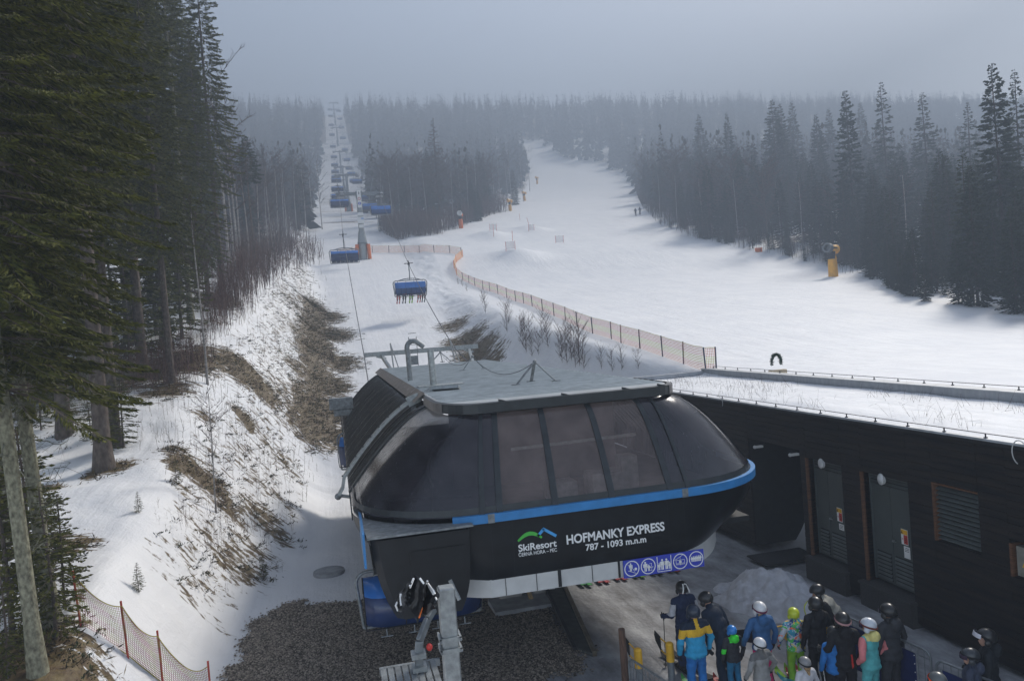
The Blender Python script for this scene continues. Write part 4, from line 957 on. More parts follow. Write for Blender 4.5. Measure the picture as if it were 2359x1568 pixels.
for (x, z) in ((XW+.02, ZW+.016), (15.68, 4.826)):
    hs = np.arange(6, YE, 1.0); mb = MB(); mb.tube([(x, y, z+.085) for y in np.arange(YS, YE, .5)], .009, 5); bp(mb, 'roof_wire', M['cable'])
    for y in hs:
        mb = MB(); mb.box(x-.025, x+.025, y-.025, y+.025, z-.0, z+.02); mb.bar((x,y,z),(x,y,z+.09),.02); bp(mb, 'wire_holder', M['cable'])
mb = MB(); p = at_X(2352, 1020, XW-.03); mb.tube([(XW-.06, p.y+.02+.16*math.cos(a), ZW-.14+.22*math.sin(a)) for a in np.linspace(-1.2, 3.6, 18)], .010, 6); p = at_X(1650, 925, XW-.03); mb.tube([(XW-.06, p.y-.15+.3*math.cos(a), ZW-.10+.2*math.sin(a)) for a in np.linspace(1.4, 3.6, 12)], .010, 6); bp(mb, 'cable_loop', M['white'])
# conifer garland arch standing behind the parapet
q = at_Z(1789, 853, 4.85); q = at_Y(1789, 853, 27.0)
t = empty('garland_arch', (q.x, q.y, q.z), R(0), 'small dark green garland arch on a wooden base behind the roof edge', 'arch')
mb = MB(); mb.box(-.32,.38,-.12,.12,-.35,.03); mb.obj('wooden_base', mat('pale_wood', (.45,.36,.24), .8), t, bevel=.02)
V_ = []; Fv = []
for k in range(900):
    a = random.uniform(-.35, math.pi+.35); r = .0+random.gauss(0, .028); c = Vector(((.20+r)*math.cos(a), random.gauss(0,.03), .36+(.27+r)*math.sin(a)*(1 if a > 0 and a < math.pi else 1.4)))
    d = Vector((random.gauss(0,1), random.gauss(0,1), random.gauss(0,1))).normalized()*.05; n = Vector((random.gauss(0,1), random.gauss(0,1), random.gauss(0,1))).normalized()*.012
    i = len(V_); V_ += [c-d, c+n, c+d, c-n]; Fv.append((i, i+1, i+2, i+3))
me_ = bpy.data.meshes.new('garland'); me_.from_pydata(V_, [], Fv); me_.materials.append(rand_mat('garland_green', (.008,.03,.015), (.02,.06,.03))); link('garland', me_, t)
# ------------------------------------------------------------------ trees
def unit(v): return v/np.maximum(np.linalg.norm(v, axis=-1, keepdims=True), 1e-9)
def sprigs(P, D, L, W, r):
    """diamond faces at P along D"""
    n = len(P); D = unit(D); nr = unit(r.normal(size=(n, 3))); S = unit(np.cross(D, nr))
    a = P; b = P+D*(L*.45)[:,None]+S*W[:,None]; c = P+D*L[:,None]; d = P+D*(L*.45)[:,None]-S*W[:,None]
    V = np.stack([a, b, c, d], 1).reshape(-1, 3); Fq = np.arange(4*n).reshape(-1, 4); return V, Fq
def ribbons(A, B, wa, wb, r):
    n = len(A); D = unit(B-A); S = unit(np.cross(D, unit(r.normal(size=(n,3))))); wa = np.broadcast_to(wa, n)[:,None]; wb = np.broadcast_to(wb, n)[:,None]
    V = np.stack([A-S*wa, A+S*wa, B+S*wb, B-S*wb], 1).reshape(-1, 3); return V, np.arange(4*n).reshape(-1, 4)
def join(parts):
    V = []; Fq = []; o = 0; mi = []
    for k, (v, f, m) in enumerate(parts):
        V.append(v); Fq.append(f+o); o += len(v); mi.append(np.full(len(f), m))
    return np.concatenate(V), np.concatenate(Fq), np.concatenate(mi)
def trunk_mesh(name, Ht, r0, m, bend=.15, seed=0, flare=1.0, n=10, r1=.03, lean=0):
    r = np.random.default_rng(seed); mb = MB(); pts = []; rad = []
    for k in range(15):
        t = (k/14)**1.3; z = Ht*t; pts.append((bend*math.sin(3*t+seed)*t+lean*z, bend*math.cos(2.3*t+seed)*t, z)); rad.append((r0*(1-t)+r1*t)*(1+.7*flare*math.exp(-z/.28)))
    pts = [(0,0,-.5)]+pts; rad = [rad[0]*1.15]+rad; mb.tube(pts, .1, n, radii=rad); return mb.mesh(name, m, smooth=True)
def bark(name, c1, c2, sc1=6):
    return mat(name, c1, .9, 0, .3, sc1, 1.0, 26, .2, stretch=(1.3,1.3,.8), col2=c2)
M['bark_g'] = bark('grey_green_bark', (.09,.08,.055), (.30,.29,.20), 14); M['bark_b'] = bark('brown_bark', (.06,.045,.035), (.15,.12,.10)); M['bark_d'] = bark('dark_bark', (.035,.028,.024), (.08,.065,.055))
M['bark_w'] = mat('birch_bark', (.14,.125,.11), .8, 0, .3, 5, .2, 20, col2=(.40,.37,.35), stretch=(1,1,2))
M['fol_l'] = rand_mat('spruce_needles_warm', (.026,.032,.007), (.118,.118,.020), .8, .18)
M['fol_d'] = rand_mat('spruce_needles_dark', (.010,.018,.010), (.034,.048,.022), .8, .1)
M['fol_m'] = rand_mat('spruce_needles_mid', (.014,.022,.012), (.050,.060,.030), .8, .1)
M['twig'] = rand_mat('bare_twigs', (.045,.030,.026), (.13,.095,.08), .9)
M['twig_r'] = rand_mat('reddish_twigs', (.050,.029,.024), (.165,.095,.075), .9)
M['twig_l'] = rand_mat('lichen_twigs', (.06,.06,.045), (.20,.20,.15), .9)
def spruce_crown(seed, Ht, cb, Rm, step, nb, dens, sl, sw, shape=.8, droop=.35, gap=.0, top_thin=0, hang=.5, wood=True):
    r = np.random.default_rng(seed); zs = []; z = cb
    while z < Ht-.15: zs.append(z); z += step*(1-.45*(z-cb)/(Ht-cb))*r.uniform(.8, 1.2)
    B = []
    for z in zs:
        rel = (Ht-z)/(Ht-cb); Lm = Rm*min(1, rel**shape*1.05)*(1-.35*max(0, rel-.8)/.2)
        k = max(4, int(nb*(.55+.45*rel))); a0 = r.uniform(0, 6.28)
        for j in range(k):
            if r.random() < gap: continue
            L = Lm*r.uniform(.62, 1.12)+.12; a = a0+6.283*j/k+r.normal()*.2; B.append((z+r.normal()*.08, a, L, droop*r.uniform(.6, 1.4)*(.4+.9*rel), r.uniform(.0, .28)*(1-rel)+.05))
    B = np.array(B); nbr = len(B)
    def curve(bi, s):
        z, a, L, dr, up = B[bi].T; rr = L*s*(1-.10*s); zz = z+L*(up*1.6*s-dr*(s**1.6)+.16*dr*s**4*2)
        return np.stack([rr*np.cos(a), rr*np.sin(a), zz], 1)
    n = np.maximum((B[:,2]*dens).astype(int), 3); bi = np.repeat(np.arange(nbr), n); s = r.uniform(.10, 1, len(bi))**.75
    P = curve(bi, s); T = unit(curve(bi, np.minimum(s+.03, 1.03))-P); side = unit(np.cross(T, np.array([[0,0,1.]])))
    sg = r.choice([-1., 1.], len(bi)); sp_ = r.uniform(.4, 1.3, len(bi))
    D = T+side*(sg*sp_)[:,None]+np.array([[0,0,-1.]])*(r.uniform(-.15, 1.0, len(bi))*hang)[:,None]+r.normal(size=(len(bi),3))*.12
    L = sl*(1.15-.55*s)*r.uniform(.6, 1.25, len(bi))*np.clip(.25+B[bi,2]*.6, .25, 1); off = side*(sg*r.uniform(0, .35, len(bi))*B[bi,2]*.22*(1-s*.7))[:,None]
    V1, F1 = sprigs(P+off, D, L, sw*r.uniform(.7, 1.3, len(bi)), r); parts = [(V1, F1, 0)]
    # leader
    k = 9; u_ = r.random(k); P = np.stack([np.zeros(k), np.zeros(k), Ht-1.1*u_], 1); D = r.normal(size=(k,3))*[.3,.3,.1]*u_[:,None]+[0,0,.5]
    V2, F2 = sprigs(P, D, .12+.30*u_, np.full(k, sw*.45), r); parts.append((V2, F2, 0))
    if wood:
        for q0, q1 in ((0,.35),(.35,.7),(.7,1)):
            A = curve(np.arange(nbr), np.full(nbr, q0)); C = curve(np.arange(nbr), np.full(nbr, q1)); V3, F3 = ribbons(A, C, .022*(1-q0), .022*(1-q1)+.003, r); parts.append((V3, F3, 1))
    return join(parts)
def spruce(name_seed, Ht, cb, Rm, mats, r0, **k):
    V, Fq, mi = spruce_crown(name_seed, Ht, cb, Rm, **k); cm = arr_mesh('crown', V, Fq, mats[:2], mi)
    tm = trunk_mesh('trunk', Ht*.97, r0, mats[2], .15, name_seed, .55); return tm, cm
def dead_branches(seed, z0, z1, n, Lm):
    r = np.random.default_rng(seed); parts = []
    for i in range(n):
        z = r.uniform(z0, z1); a = r.uniform(0, 6.28); L = Lm*r.uniform(.4, 1.1); dr = r.uniform(.1, .5); P = []
        for s in np.linspace(0, 1, 8): P.append((L*s*math.cos(a+.2*s), L*s*math.sin(a+.2*s), z-L*dr*math.sin(s*2.6)+.04*r.normal()))
        P = np.array(P); V, Fq = ribbons(P[:-1], P[1:], np.linspace(.014,.005,7), np.linspace(.012,.003,7), r); parts.append((V, Fq, 0))
        for s in range(2, 8):
            for q in range(3):
                d = r.normal(size=3)*[1,1,.5]; d[2] -= .3; A = P[s][None]; V, Fq = ribbons(A, A+unit(d[None])*r.uniform(.12,.5), .004, .0015, r); parts.append((V, Fq, 0))
    V, Fq, mi = join(parts); return arr_mesh('dead_branches', V, Fq, [M['twig_l']])
def tree_obj(name, parts, loc, rz, s, label, cat, group=None):
    t = empty(name, loc, rz, label, cat, group); t.scale = (s, s, s) if not hasattr(s, '__len__') else s
    for nm, me in parts: link(nm, me, t)
    return t
# --- near spruces on the left
near = []
for i in range(4):
    tm, cm = spruce(100+i, (27,28.5,30,28.5)[i], (3.6, 4.8, 9.5, 4.8)[i], (3.3, 3.4, 3.5, 3.3)[i], [M['fol_l'], M['bark_b'], (M['bark_b'], M['bark_g'], M['bark_b'], M['bark_g'])[i]], (.25,.25,.27,.125)[i], step=.42, nb=(7,7,7,11)[i], dens=(44,44,40,105)[i], sl=(.32,.32,.36,.20)[i], sw=(.032,.032,.036,.016)[i], droop=.45, shape=.62, hang=.75)
    b_ = bmesh.new(); b_.from_mesh(cm); n0 = len(b_.faces); b_.from_mesh(dead_branches(200+i, 2.0, 9, 30, (2.4, .9, 2.2, .9)[i])); b_.faces.ensure_lookup_table()
    for f_ in b_.faces[n0:]: f_.material_index = 2
    b_.to_mesh(cm); b_.free(); cm.materials.append(M['twig_l'])
    near.append([('trunk', tm), ('crown', cm)])
def at_ground_Y(u, v, Y=None): return ground(u, v, 4, 300)
GL = 'tall spruces of the left wood'
def place(kind, u, v, rz, s, label, group=GL, Y=None):
    if Y: p = at_Y(u, v, Y); p.z = h1(p.x, p.y)
    else: p = ground(u, v, 4, 300)
    return tree_obj('spruce_tree', near[kind], p, rz, s, label, 'spruce', group)
o = place(3, 88, 1548, 0, .98, 'thick pale lichen covered spruce trunk at the far left bottom behind the net'); o.rotation_euler = (0, R(-2.2), 0)
o = place(3, 122, 1440, 0, 1.05, 'pale spruce trunk right behind the thickest one at the left bottom'); o.rotation_euler = (0, R(-2.6), 0)
place(2, 240, 1078, .5, .98, 'brown spruce standing alone before the wood with flared roots in the snow')
place(2, 268, 1025, 2.6, .72, 'thinner brown spruce just right of the one with flared roots')
place(2, 512, 668, 4.4, .82, 'big grey brown spruce trunk at the right end of the left wood')
place(2, 452, 640, 2.4, .95, 'dark spruce with a dense crown next to the last trunk of the left wood')
place(2, 395, 880, 5.1, .62, 'slim leaning spruce trunk standing in reddish brush')
for i, (u, v, k, s) in enumerate(((20,1250,3,1.0),(150,1000,0,1.0),(330,860,2,.9),(60,960,2,1.1),(380,800,0,.95),(200,900,1,1.0),(300,780,2,1.0),(440,740,1,.8),(120,840,0,1.1),(415,690,2,1.0),(350,700,0,1.05),(-60,1120,3,1.0),(-120,1000,2,1.1),(235,800,2,.9),(-40,880,1,1.1),(480,690,0,.72))):
    place(k, u, v, i*1.7, s, 'dark tall spruce inside the dense left wood')
# lower dense boughs that fill the wood edge: young spruces
young = []
for i in range(3):
    tm, cm = spruce(140+i, 6.5, .5, 1.7, [M['fol_l'], M['bark_b'], M['bark_b']], .08, step=.30, nb=7, dens=20, sl=.32, sw=.036, droop=.3, shape=.75, gap=.05)
    young.append([('trunk', tm), ('crown', cm)])
GY = 'young spruces at the foot of the left wood'
for i, (u, v, s) in enumerate(((30,1480,.62),(75,1400,.55),(-20,1400,.8),(130,1470,.42),(20,1560,.3),(150,1400,.35),(45,1340,.7),(130,960,.45),(95,990,.35),(160,1000,.30),(250,1045,.42),(285,1030,.42),(210,1010,.3),(100,1300,.3),(470,690,.6),(490,640,.5),(560,610,.5),(530,640,.35),(545,560,.6),(450,660,.6),(200,860,1.2),(330,830,1.3),(60,900,1.3),(420,780,1.2),(270,820,1.2),(380,820,1.0),(140,860,1.3),(440,720,1.0),(10,960,1.2),(470,620,1.1),(100,930,1.0),(300,860,.9),(360,760,1.4),(410,700,1.3))):
    p = ground(u, v, 4, 300); tree_obj('young_spruce', young[i % 3], p, i*2.1, s, 'young green spruce growing low under the tall left trees', 'spruce', GY)
for i, ((u, v), s, lab) in enumerate((((407,1210-650),.3,None),((775,385+925),.10,None))): pass
for (u, v, s, lab) in ((320,1362,.10,'dark round little bush alone on the left snow'),(408,1225-110,.13,'tiny spruce seedling in the snow path'),(608,1335,.12,'tiny spruce seedling at the bottom of the bank'),(320,1180,.09,'very small dark seedling in the middle of the left snow')):
    p = ground(u, v, 4, 60); tree_obj('spruce_seedling', young[1], p, u, s, lab, 'seedling')
# lone small spruce top on a bare stem
tm, cm = spruce(160, 14.5, 9.3, 2.0, [M['fol_m'], M['bark_b'], M['bark_b']], .16, step=.35, nb=7, dens=16, sl=.5, sw=.09, droop=.3)
p = at_Y(588, 612, 92); p.z = h1(p.x, p.y); tree_obj('spruce_tree', [('trunk', tm), ('crown', cm)], p, 0, 1.0, 'lone small spruce crown on a long bare stem left of the lift line', 'spruce')
# --- mid-distance spruces
mid = []
for i in range(5):
    ragged = i in (1, 3)
    tm, cm = spruce(300+i, 18, .6 if not ragged else 2.0, 3.7 if not ragged else 3.0, [M['fol_d'] if i % 2 == 0 else M['fol_m'], M['bark_d'], M['bark_d']], .2, step=.46, nb=8 if not ragged else 6, dens=17 if not ragged else 12, sl=.62, sw=.085, droop=.38, shape=.8, gap=.05 if not ragged else .22, hang=.6)
    mid.append([('trunk', tm), ('crown', cm)])
GR = 'spruces of the right wood'
placed = []
def mid_tree(x, y, k, hgt, label, group, rz=None):
    s = hgt/18; tree_obj('spruce_tree', mid[k], (x, y, h1(x, y)-.1), rz if rz is not None else random.uniform(0, 6), (s*random.uniform(.9,1.15), s*random.uniform(.9,1.15), s), label, 'spruce', group); placed.append((x, y))
def mid_px(u, vtop, Y, k, label, wf=1, group=GR):
    """a tree standing at distance Y whose tip is seen at (u, vtop)"""
    tip = at_Y(u, vtop, Y); z = h1(tip.x, tip.y); hh = tip.z-z
    o = tree_obj('spruce_tree', mid[k], (tip.x, tip.y, z-.1), u*.37, (hh/18*wf, hh/18*wf, hh/18), label, 'spruce', group); placed.append((tip.x, tip.y))
mid_px(2283, 140, 52, 0, 'tallest black spruce near the right edge of the photo', .8)
mid_px(2335, 158, 62, 3, 'hazy tall spruce behind the tallest one at the right edge', .8)
mid_px(1945, 205, 96, 0, 'slim dark spruce tower behind the yellow snow gun', .75)
mid_px(2028, 185, 118, 1, 'tall grey ragged spruce right of the slim dark one', .85)
mid_px(2122, 212, 112, 3, 'open branched larch like spruce with wide gaps in the right wood', 1.0)
mid_px(2226, 232, 100, 1, 'hazy spruce between the ragged one and the tallest one', .85)
mid_px(1777, 228, 150, 2, 'broad grey spruce left in the right wood', 1.0); mid_px(1795, 236, 158, 0, 'twin top beside the broad grey spruce', .8)
mid_px(1822, 232, 190, 2, 'faint misty spruce behind the twin tops', .8)
mid_px(1672, 258, 172, 4, 'misty narrow spruce near the left end of the right wood', .7)
mid_px(1608, 262, 205, 2, 'palest misty spruce at the left end of the right wood', .9)
mid_px(1878, 262, 150, 4, 'shorter grey spruce left of the slim dark one', .8); mid_px(1907, 248, 190, 2, 'faint spruce tip directly left of the slim dark one', .8); mid_px(1980, 235, 215, 0, 'faint tip between the slim and the ragged spruce', .8)
def edgeR(y): return np.interp(y, ERY, ERX)+.5
LR = ['dark spruce low in the dense right wood']
n = 0
while n < 205:
    y = 33+random.random()**1.35*180; e = edgeR(y); x = e+1.5+random.random()**1.3*(18+y*.22)
    if min([(x-a)**2+(y-b)**2 for a, b in placed]+[99]) < (4 if y < 100 else 8): continue
    if x/y > 1.25: continue
    d = x-e; hgt = random.uniform(6.0, 12) if d < 7 else random.uniform(9, 14.5)
    if y > 120: hgt *= 1.12
    mid_tree(x, y, random.choice([0,0,2,4,1]), hgt, LR[0], GR); n += 1
# island wood between the lift line and the run, left far wood
def in_island(x, y):
    return (y > 146 and x > np.interp(y, CRY, CRX)+1.5 and x < np.interp(y, EIY, EIX)-1.5-3.5*(y > 170))
GI = 'trees of the wood between the lift line and the run'
dk = [(1085,455,172,0,9.5),(1060,500,166,4,5),(1100,480,170,2,8),(960,430,185,0,8),(985,455,180,4,6.5),(1120,430,196,2,10),(870,470,160,1,4),(935,480,158,4,3.5),(1180,400,225,0,11)]
for (u, v, Y, k, hh) in dk:
    p = at_Y(u, v, Y); mid_tree(p.x, p.y, k, hh, 'dark dense spruce in the wood left of the run', GI)
n = 0
while n < 24:
    y = 148+(random.random()**1.5)*130; x = random.uniform(10, 90)
    if not in_island(x, y) or min((x-a)**2+(y-b)**2 for a, b in placed) < 9: continue
    mid_tree(x, y, random.choice([1,3,4,1]), random.uniform(8, 18), 'hazy spruce in the wood between lift line and run', GI); n += 1
n = 0; GFL = 'hazy trees along the left side of the lift line'
while n < 46:
    y = 112+(random.random()**1.3)*130; e = np.interp(y, CLY, CLX)-3-(7 if y < 150 else 0); x = e-random.random()**1.2*(14+y*.2)
    if min((x-a)**2+(y-b)**2 for a, b in placed) < 9: continue
    mid_tree(x, y, random.choice([1,3,4,2]), random.uniform(9.5, 15.5), 'hazy spruce in the far wood left of the lift line', GFL); n += 1
# --- bare larch
def bare_tree(seed, Ht, n1, Lm, up, trunkm, twigm, r0, cb=.35, conical=False, ntw=7, tw=.02, droop=.0):
    r = np.random.default_rng(seed); parts = []
    for i in range(n1):
        q = cb+(1-cb)*(i+.5)/n1; z = Ht*q; a = r.uniform(0, 6.28); L = Lm*((1-q)/(1-cb)*.95+.06 if conical else (.5+.5*math.sin(math.pi*min(1,(1-q)/(1-cb)*.8+.15))))*r.uniform(.7, 1.15)
        P = []; uu = up*r.uniform(.6, 1.3)
        for s in np.linspace(0, 1, 6): P.append((L*s*math.cos(a+.25*s), L*s*math.sin(a+.25*s), z+L*(uu*s-droop*math.sin(s*2.4)*.5+droop*.35*s**3)))
        P = np.array(P); w = np.linspace(.035, .006, 6)*(.4+.6*(1-q)) + tw*.3; V, Fq = ribbons(P[:-1], P[1:], w[:-1], w[1:], r); parts.append((V, Fq, 0))
        m = ntw*3; s = r.integers(1, 6, m); A = P[s]+(P[s-1]-P[s])*r.random((m,1)); D = unit((P[s]-P[s-1]))+r.normal(size=(m,3))*.6+[0,0,up*.5-droop*.5]
        B_ = A+unit(D)*(L*r.uniform(.12,.38,(m,1))); V, Fq = ribbons(A, B_, tw*.55, tw*.2, r); parts.append((V, Fq, 1))
        C = A+(B_-A)*r.random((m,1)); D2 = unit(D)+r.normal(size=(m,3))*.7; V, Fq = ribbons(C, C+unit(D2)*(L*r.uniform(.06,.18,(m,1))), tw*.4, tw*.15, r); parts.append((V, Fq, 1))
    V, Fq, mi = join(parts); cm = arr_mesh('branches', V, Fq, [M['bark_d'], twigm], mi)
    return [('trunk', trunk_mesh('trunk', Ht, r0, trunkm, .25, seed, .3)), ('branches', cm)]
larch = bare_tree(400, 28, 90, 5.0, -.02, M['bark_d'], M['twig'], .3, .30, True, 12, .05, .45)
p = at_Y(1015, 525, 158); p.z = h1(p.x, p.y); tip = at_Y(1012, 272, 158); tree_obj('larch_tree', larch, p, 0, (tip.z-p.z)/28, 'tall bare larch with drooping branches standing out of the middle wood', 'larch')
birch = [bare_tree(410+i, 13, 22, 2.4, .9, M['bark_w'], M['twig'], .10, .38, False, 7, .028) for i in range(3)]
bush = [bare_tree(430+i, 4.2, 26, 1.5, 1.2, M['twig_r'], M['twig_r'], .020, .05, False, 9, .010) for i in range(3)]
GB = 'pale birch trunks in the misty wood'
nb_ = 0
for (u, v, Y, s) in ((905,520,158,1.0),(950,500,168,1.1),(1140,495,200,1.2),(1155,490,205,1.1),(1180,478,222,1.2),(1205,462,250,1.2),(1080,505,172,1.0),(1100,500,180,1.1),(1045,515,160,.9),(985,520,156,.9),(1170,470,240,1.1),(1220,440,300,1.3),(880,480,172,1.0),(1125,480,215,1.1),(920,470,190,1.2),(1060,470,200,1.2),(1010,480,200,1.1),
    (700,470,150,1.0),(660,500,135,1.0),(625,540,118,1.0),(735,440,170,1.1),(600,580,96,.9),(640,520,125,1.0),(680,480,150,1.1),(575,600,84,.8),(540,620,74,.9),(555,610,80,1.0),(618,560,110,.8),(715,430,190,1.2),(690,440,180,1.2),(650,470,150,1.2),
    (1520,500,150,.8),(1560,520,140,.8),(1620,540,128,.8),(1700,560,118,.8),(1800,590,108,.8),(1590,480,175,1.0),(1480,440,240,1.0),(1540,470,195,1.0),(1655,500,160,1.0),(2090,620,82,.9),(1850,600,105,.8)):
    p = at_Y(u, v, Y); p.z = h1(p.x, p.y)-.1; tree_obj('birch_tree', birch[nb_ % 3], p, nb_*1.3, s, 'thin bare birch with a pale trunk at the wood edge', 'birch', GB); nb_ += 1
for (u, v, Y, s, lab) in ((528,636,66,1.25,'thin reddish trunk directly right of the big trunk ending the left wood'),(548,600,76,1.1,'bare crooked dark tree left of the lone small spruce'),(478,885,None,.62,'thin young birch in front of the reddish brush at the left'),(498,1180,None,.30,'very thin pale sapling on the snowy bank at the left')):
    p = ground(u, v, 4, 200) if Y is None else at_Y(u, v, Y); p.z = h1(p.x, p.y)-.05; tree_obj('bare_tree', birch[int(u) % 3], p, u, s, lab, 'tree')
# leafless trees mixed into the middle wood and the left wood
decid = [bare_tree(450+i, 11, 34, 3.0, .75, M['bark_b'], M['twig'], .12, .28, False, 12, .045) for i in range(3)]
GD = 'leafless brown trees in the hazy woods'; n = 0
while n < 75:
    if n < 50: y = 147+random.random()**1.4*120; x = random.uniform(11, 80); ok = in_island(x, y)
    elif n < 62: y = 112+random.random()*90; x = np.interp(y, CLY, CLX)-3-random.random()*22; ok = True
    else: y = 95+random.random()*120; x = float(edgeR(y))+1+random.random()*9; ok = True
    if not ok: continue
    s = random.uniform(.7, 1.35); tree_obj('leafless_tree', decid[n % 3], (x, y, h1(x, y)-.1), random.uniform(0, 6), s, 'leafless brown tree among the hazy spruces', 'tree', GD); n += 1
for i in range(44):
    y = 33+random.random()**1.2*110; x = float(edgeR(y))+random.uniform(-.2, 3.5); hgt = random.uniform(2.2, 6)
    mid_tree(x, y, random.choice([0,2,4]), hgt, 'small dark spruce at the foot of the right wood', 'small spruces along the right piste edge')
# saplings on the right bank, each one a thing
GS = 'leafless saplings on the right bank'
for i, (u, v, s) in enumerate(((1118,722,.40),(1112,700,.35),(1168,765,.55),(1172,745,.4),(1205,800,.5),(1212,812,.6),(1222,795,.45),(1200,780,.4),(1240,818,.4),(1250,790,.5),(1262,800,.45),(1256,775,.4),(1295,835,.5),(1306,838,.55),(1325,845,.6),(1335,842,.6),(1345,850,.5),(1290,820,.4),(1385,850,.3),(1410,856,.3),(1432,852,.3),(1225,822,.35),(1065,660,.2),(1055,655,.2),(1075,672,.2),(1316,830,.5),(1470,850,.25))):
    p = ground(u, v, 30, 130); tree_obj('sapling', bush[i % 3], p-Vector((0,0,.05)), i*1.9, (s*.8, s*.8, s*.95), 'leafless reddish sapling sticking out of the snow bank', 'sapling', GS)
# reddish brush along the wood edges: thousands of stems, not countable
def thicket(name, label, pts, hmin, hmax, m, w=.022):
    r = np.random.default_rng(len(pts)); parts = []; n = len(pts); X = pts[:,0]; Y = pts[:,1]; Z = H(X, Y)-.05
    h = r.uniform(hmin, hmax, n); A = np.stack([X, Y, Z], 1); le = r.normal(size=(n,2))*.10
    B_ = A+np.stack([le[:,0]*h, le[:,1]*h, h], 1); sc_ = np.clip(Y/70, .35, 3.0)*w
    V, Fq = ribbons(A, B_, sc_*.8, sc_*.25, r); parts.append((V, Fq, 0))
    for k in range(9):
        s = r.uniform(.25, .95, (n,1)); C = A+(B_-A)*s; D = r.normal(size=(n,3))*[.55,.55,.2]+[0,0,.75]; L = h[:,None]*r.uniform(.12,.38,(n,1))*(1.2-s)
        V, Fq = ribbons(C, C+D*L, sc_*.5, sc_*.15, r); parts.append((V, Fq, 0))
    V, Fq, mi = join(parts); return tag(link(name, arr_mesh(name, V, Fq, m)), label, 'brush', kind='stuff')
def poly_pts(px, n, y0=40, y1=400):
    out = []; us = [p[0] for p in px]; vs = [p[1] for p in px]
    while len(out) < n:
        u = random.uniform(min(us), max(us)); v = random.uniform(min(vs), max(vs)); c = False
        for i in range(len(px)):
            (x1, y1_), (x2, y2) = px[i], px[i-1]
            if (y1_ > v) != (y2 > v) and u < (x2-x1)*(v-y1_)/(y2-y1_+1e-9)+x1: c = not c
        if c: out.append((u, v))
    g = []
    for (u, v) in out:
        p = ground(u, v, y0, y1); g.append((p.x+random.gauss(0, .3), p.y+random.gauss(0, .5)))
    return np.array(g)
def strip_pts(ys_, xf, width, n):
    y = np.interp(rng.random(n), np.linspace(0, 1, len(ys_)), ys_); x = xf(y)+rng.random(n)**1.3*width; return np.stack([x, y], 1)
thicket('red_brush', 'reddish leafless brush along the left edge of the lift line', poly_pts([(505,690),(560,600),(640,560),(720,560),(745,590),(735,610),(660,625),(590,690),(520,760),(475,790)], 1500, 40, 200), 1.0, 3.6, M['twig_r'])
thicket('red_brush', 'brown leafless thicket at the foot of the far left wood', strip_pts([72,200], lambda y: np.interp(y, CLY, CLX)-3.5-rng.random(len(y))*(y*.12), 1.0, 1900), 2.0, 5.5, M['twig'], .02)
thicket('red_brush', 'dense brownish thicket at the near corner of the middle wood', np.concatenate([strip_pts([146,166], lambda y: np.interp(y, CRY, CRX)+.5, 9, 1100), strip_pts([147,200], lambda y: np.interp(y, EIY, EIX)-5, 4.5, 900)]), 2.0, 5.5, M['twig_r'], .02)
thicket('red_brush', 'brown leafless brush along the lower edge of the right wood', strip_pts([80,290], lambda y: edgeR(y)-.5, 9, 2400), 1.2, 4.2, M['twig'], .02)
thicket('red_brush', 'reddish brush under the tall spruces at the left', poly_pts([(330,850),(480,800),(470,860),(400,900),(180,915),(150,890)], 700, 20, 100), .6, 2.2, M['twig_r'], .020)
thicket('snow_stems', 'thin dead stems and twigs sticking out of the left snow bank', poly_pts([(330,910),(470,860),(620,650),(740,600),(775,760),(770,1000),(700,1150),(620,1300),(520,1350),(400,1250),(430,1100),(330,1040)], 900, 15, 110), .25, 1.1, M['twig_r'], .014)
# dry grass, heather and little evergreen tufts on the muddy patches
def tufts(name, label, n, m, seed, dmin, length, w, filt, jitter=1.0, per=7, up=.5, sp=.07):
    r = np.random.default_rng(seed); c = []
    V0 = me_ground_xyz; wgt = np.clip(dirt-dmin, 0, 1)*filt(V0[:,0], V0[:,1])*CELL; p_ = wgt/wgt.sum(); k = r.choice(len(V0), n, p=p_); P = V0[k].copy(); P[:,:2] += r.normal(size=(n,2))*.12; P[:,2] = H(P[:,0], P[:,1])-.02
    P = np.repeat(P, per, 0); P[:,:2] += r.normal(size=(len(P),2))*sp; D = r.normal(size=(len(P),3))*[.7,.7,.25]+[.35,-.05,up]
    L = length*r.uniform(.4, 1.3, len(P)); V, Fq = sprigs(P, D, L, L*w, r); return tag(link(name, arr_mesh(name, V, Fq, m)), label, 'ground cover', kind='stuff')
me_ground_xyz = np.stack([XX.ravel(), YY.ravel(), ZZ.ravel()], 1)
CELL = (np.gradient(xs)[None,:]*np.gradient(ys)[:,None]).ravel()
fl = lambda x, y: ((x < 3) & (x > -11) & (y > 14) & (y < 110)).astype(float)
fr = lambda x, y: ((x > 8) & (x < 18) & (y > 33) & (y < 100)).astype(float)
fb = lambda x, y: np.maximum(fl(x, y), fr(x, y))
tufts('dry_grass', 'flattened dry brown grass on the thawed bank', 12000, rand_mat('dry_grass', (.055,.040,.018), (.24,.175,.075)), 1, .36, .17, .07, fb, per=6, up=.2)
tufts('heather', 'dark brown heather and small evergreen tufts on the snowy bank', 2200, rand_mat('heather', (.02,.02,.009), (.085,.06,.03)), 2, .30, .12, .11, fb, per=28, up=.4, sp=.11)
tufts('bilberry', 'small dark green bilberry clumps poking through the snow', 900, rand_mat('bilberry', (.016,.024,.010), (.06,.07,.03)), 3, .16, .10, .16, fl, per=40, up=.5, sp=.13)
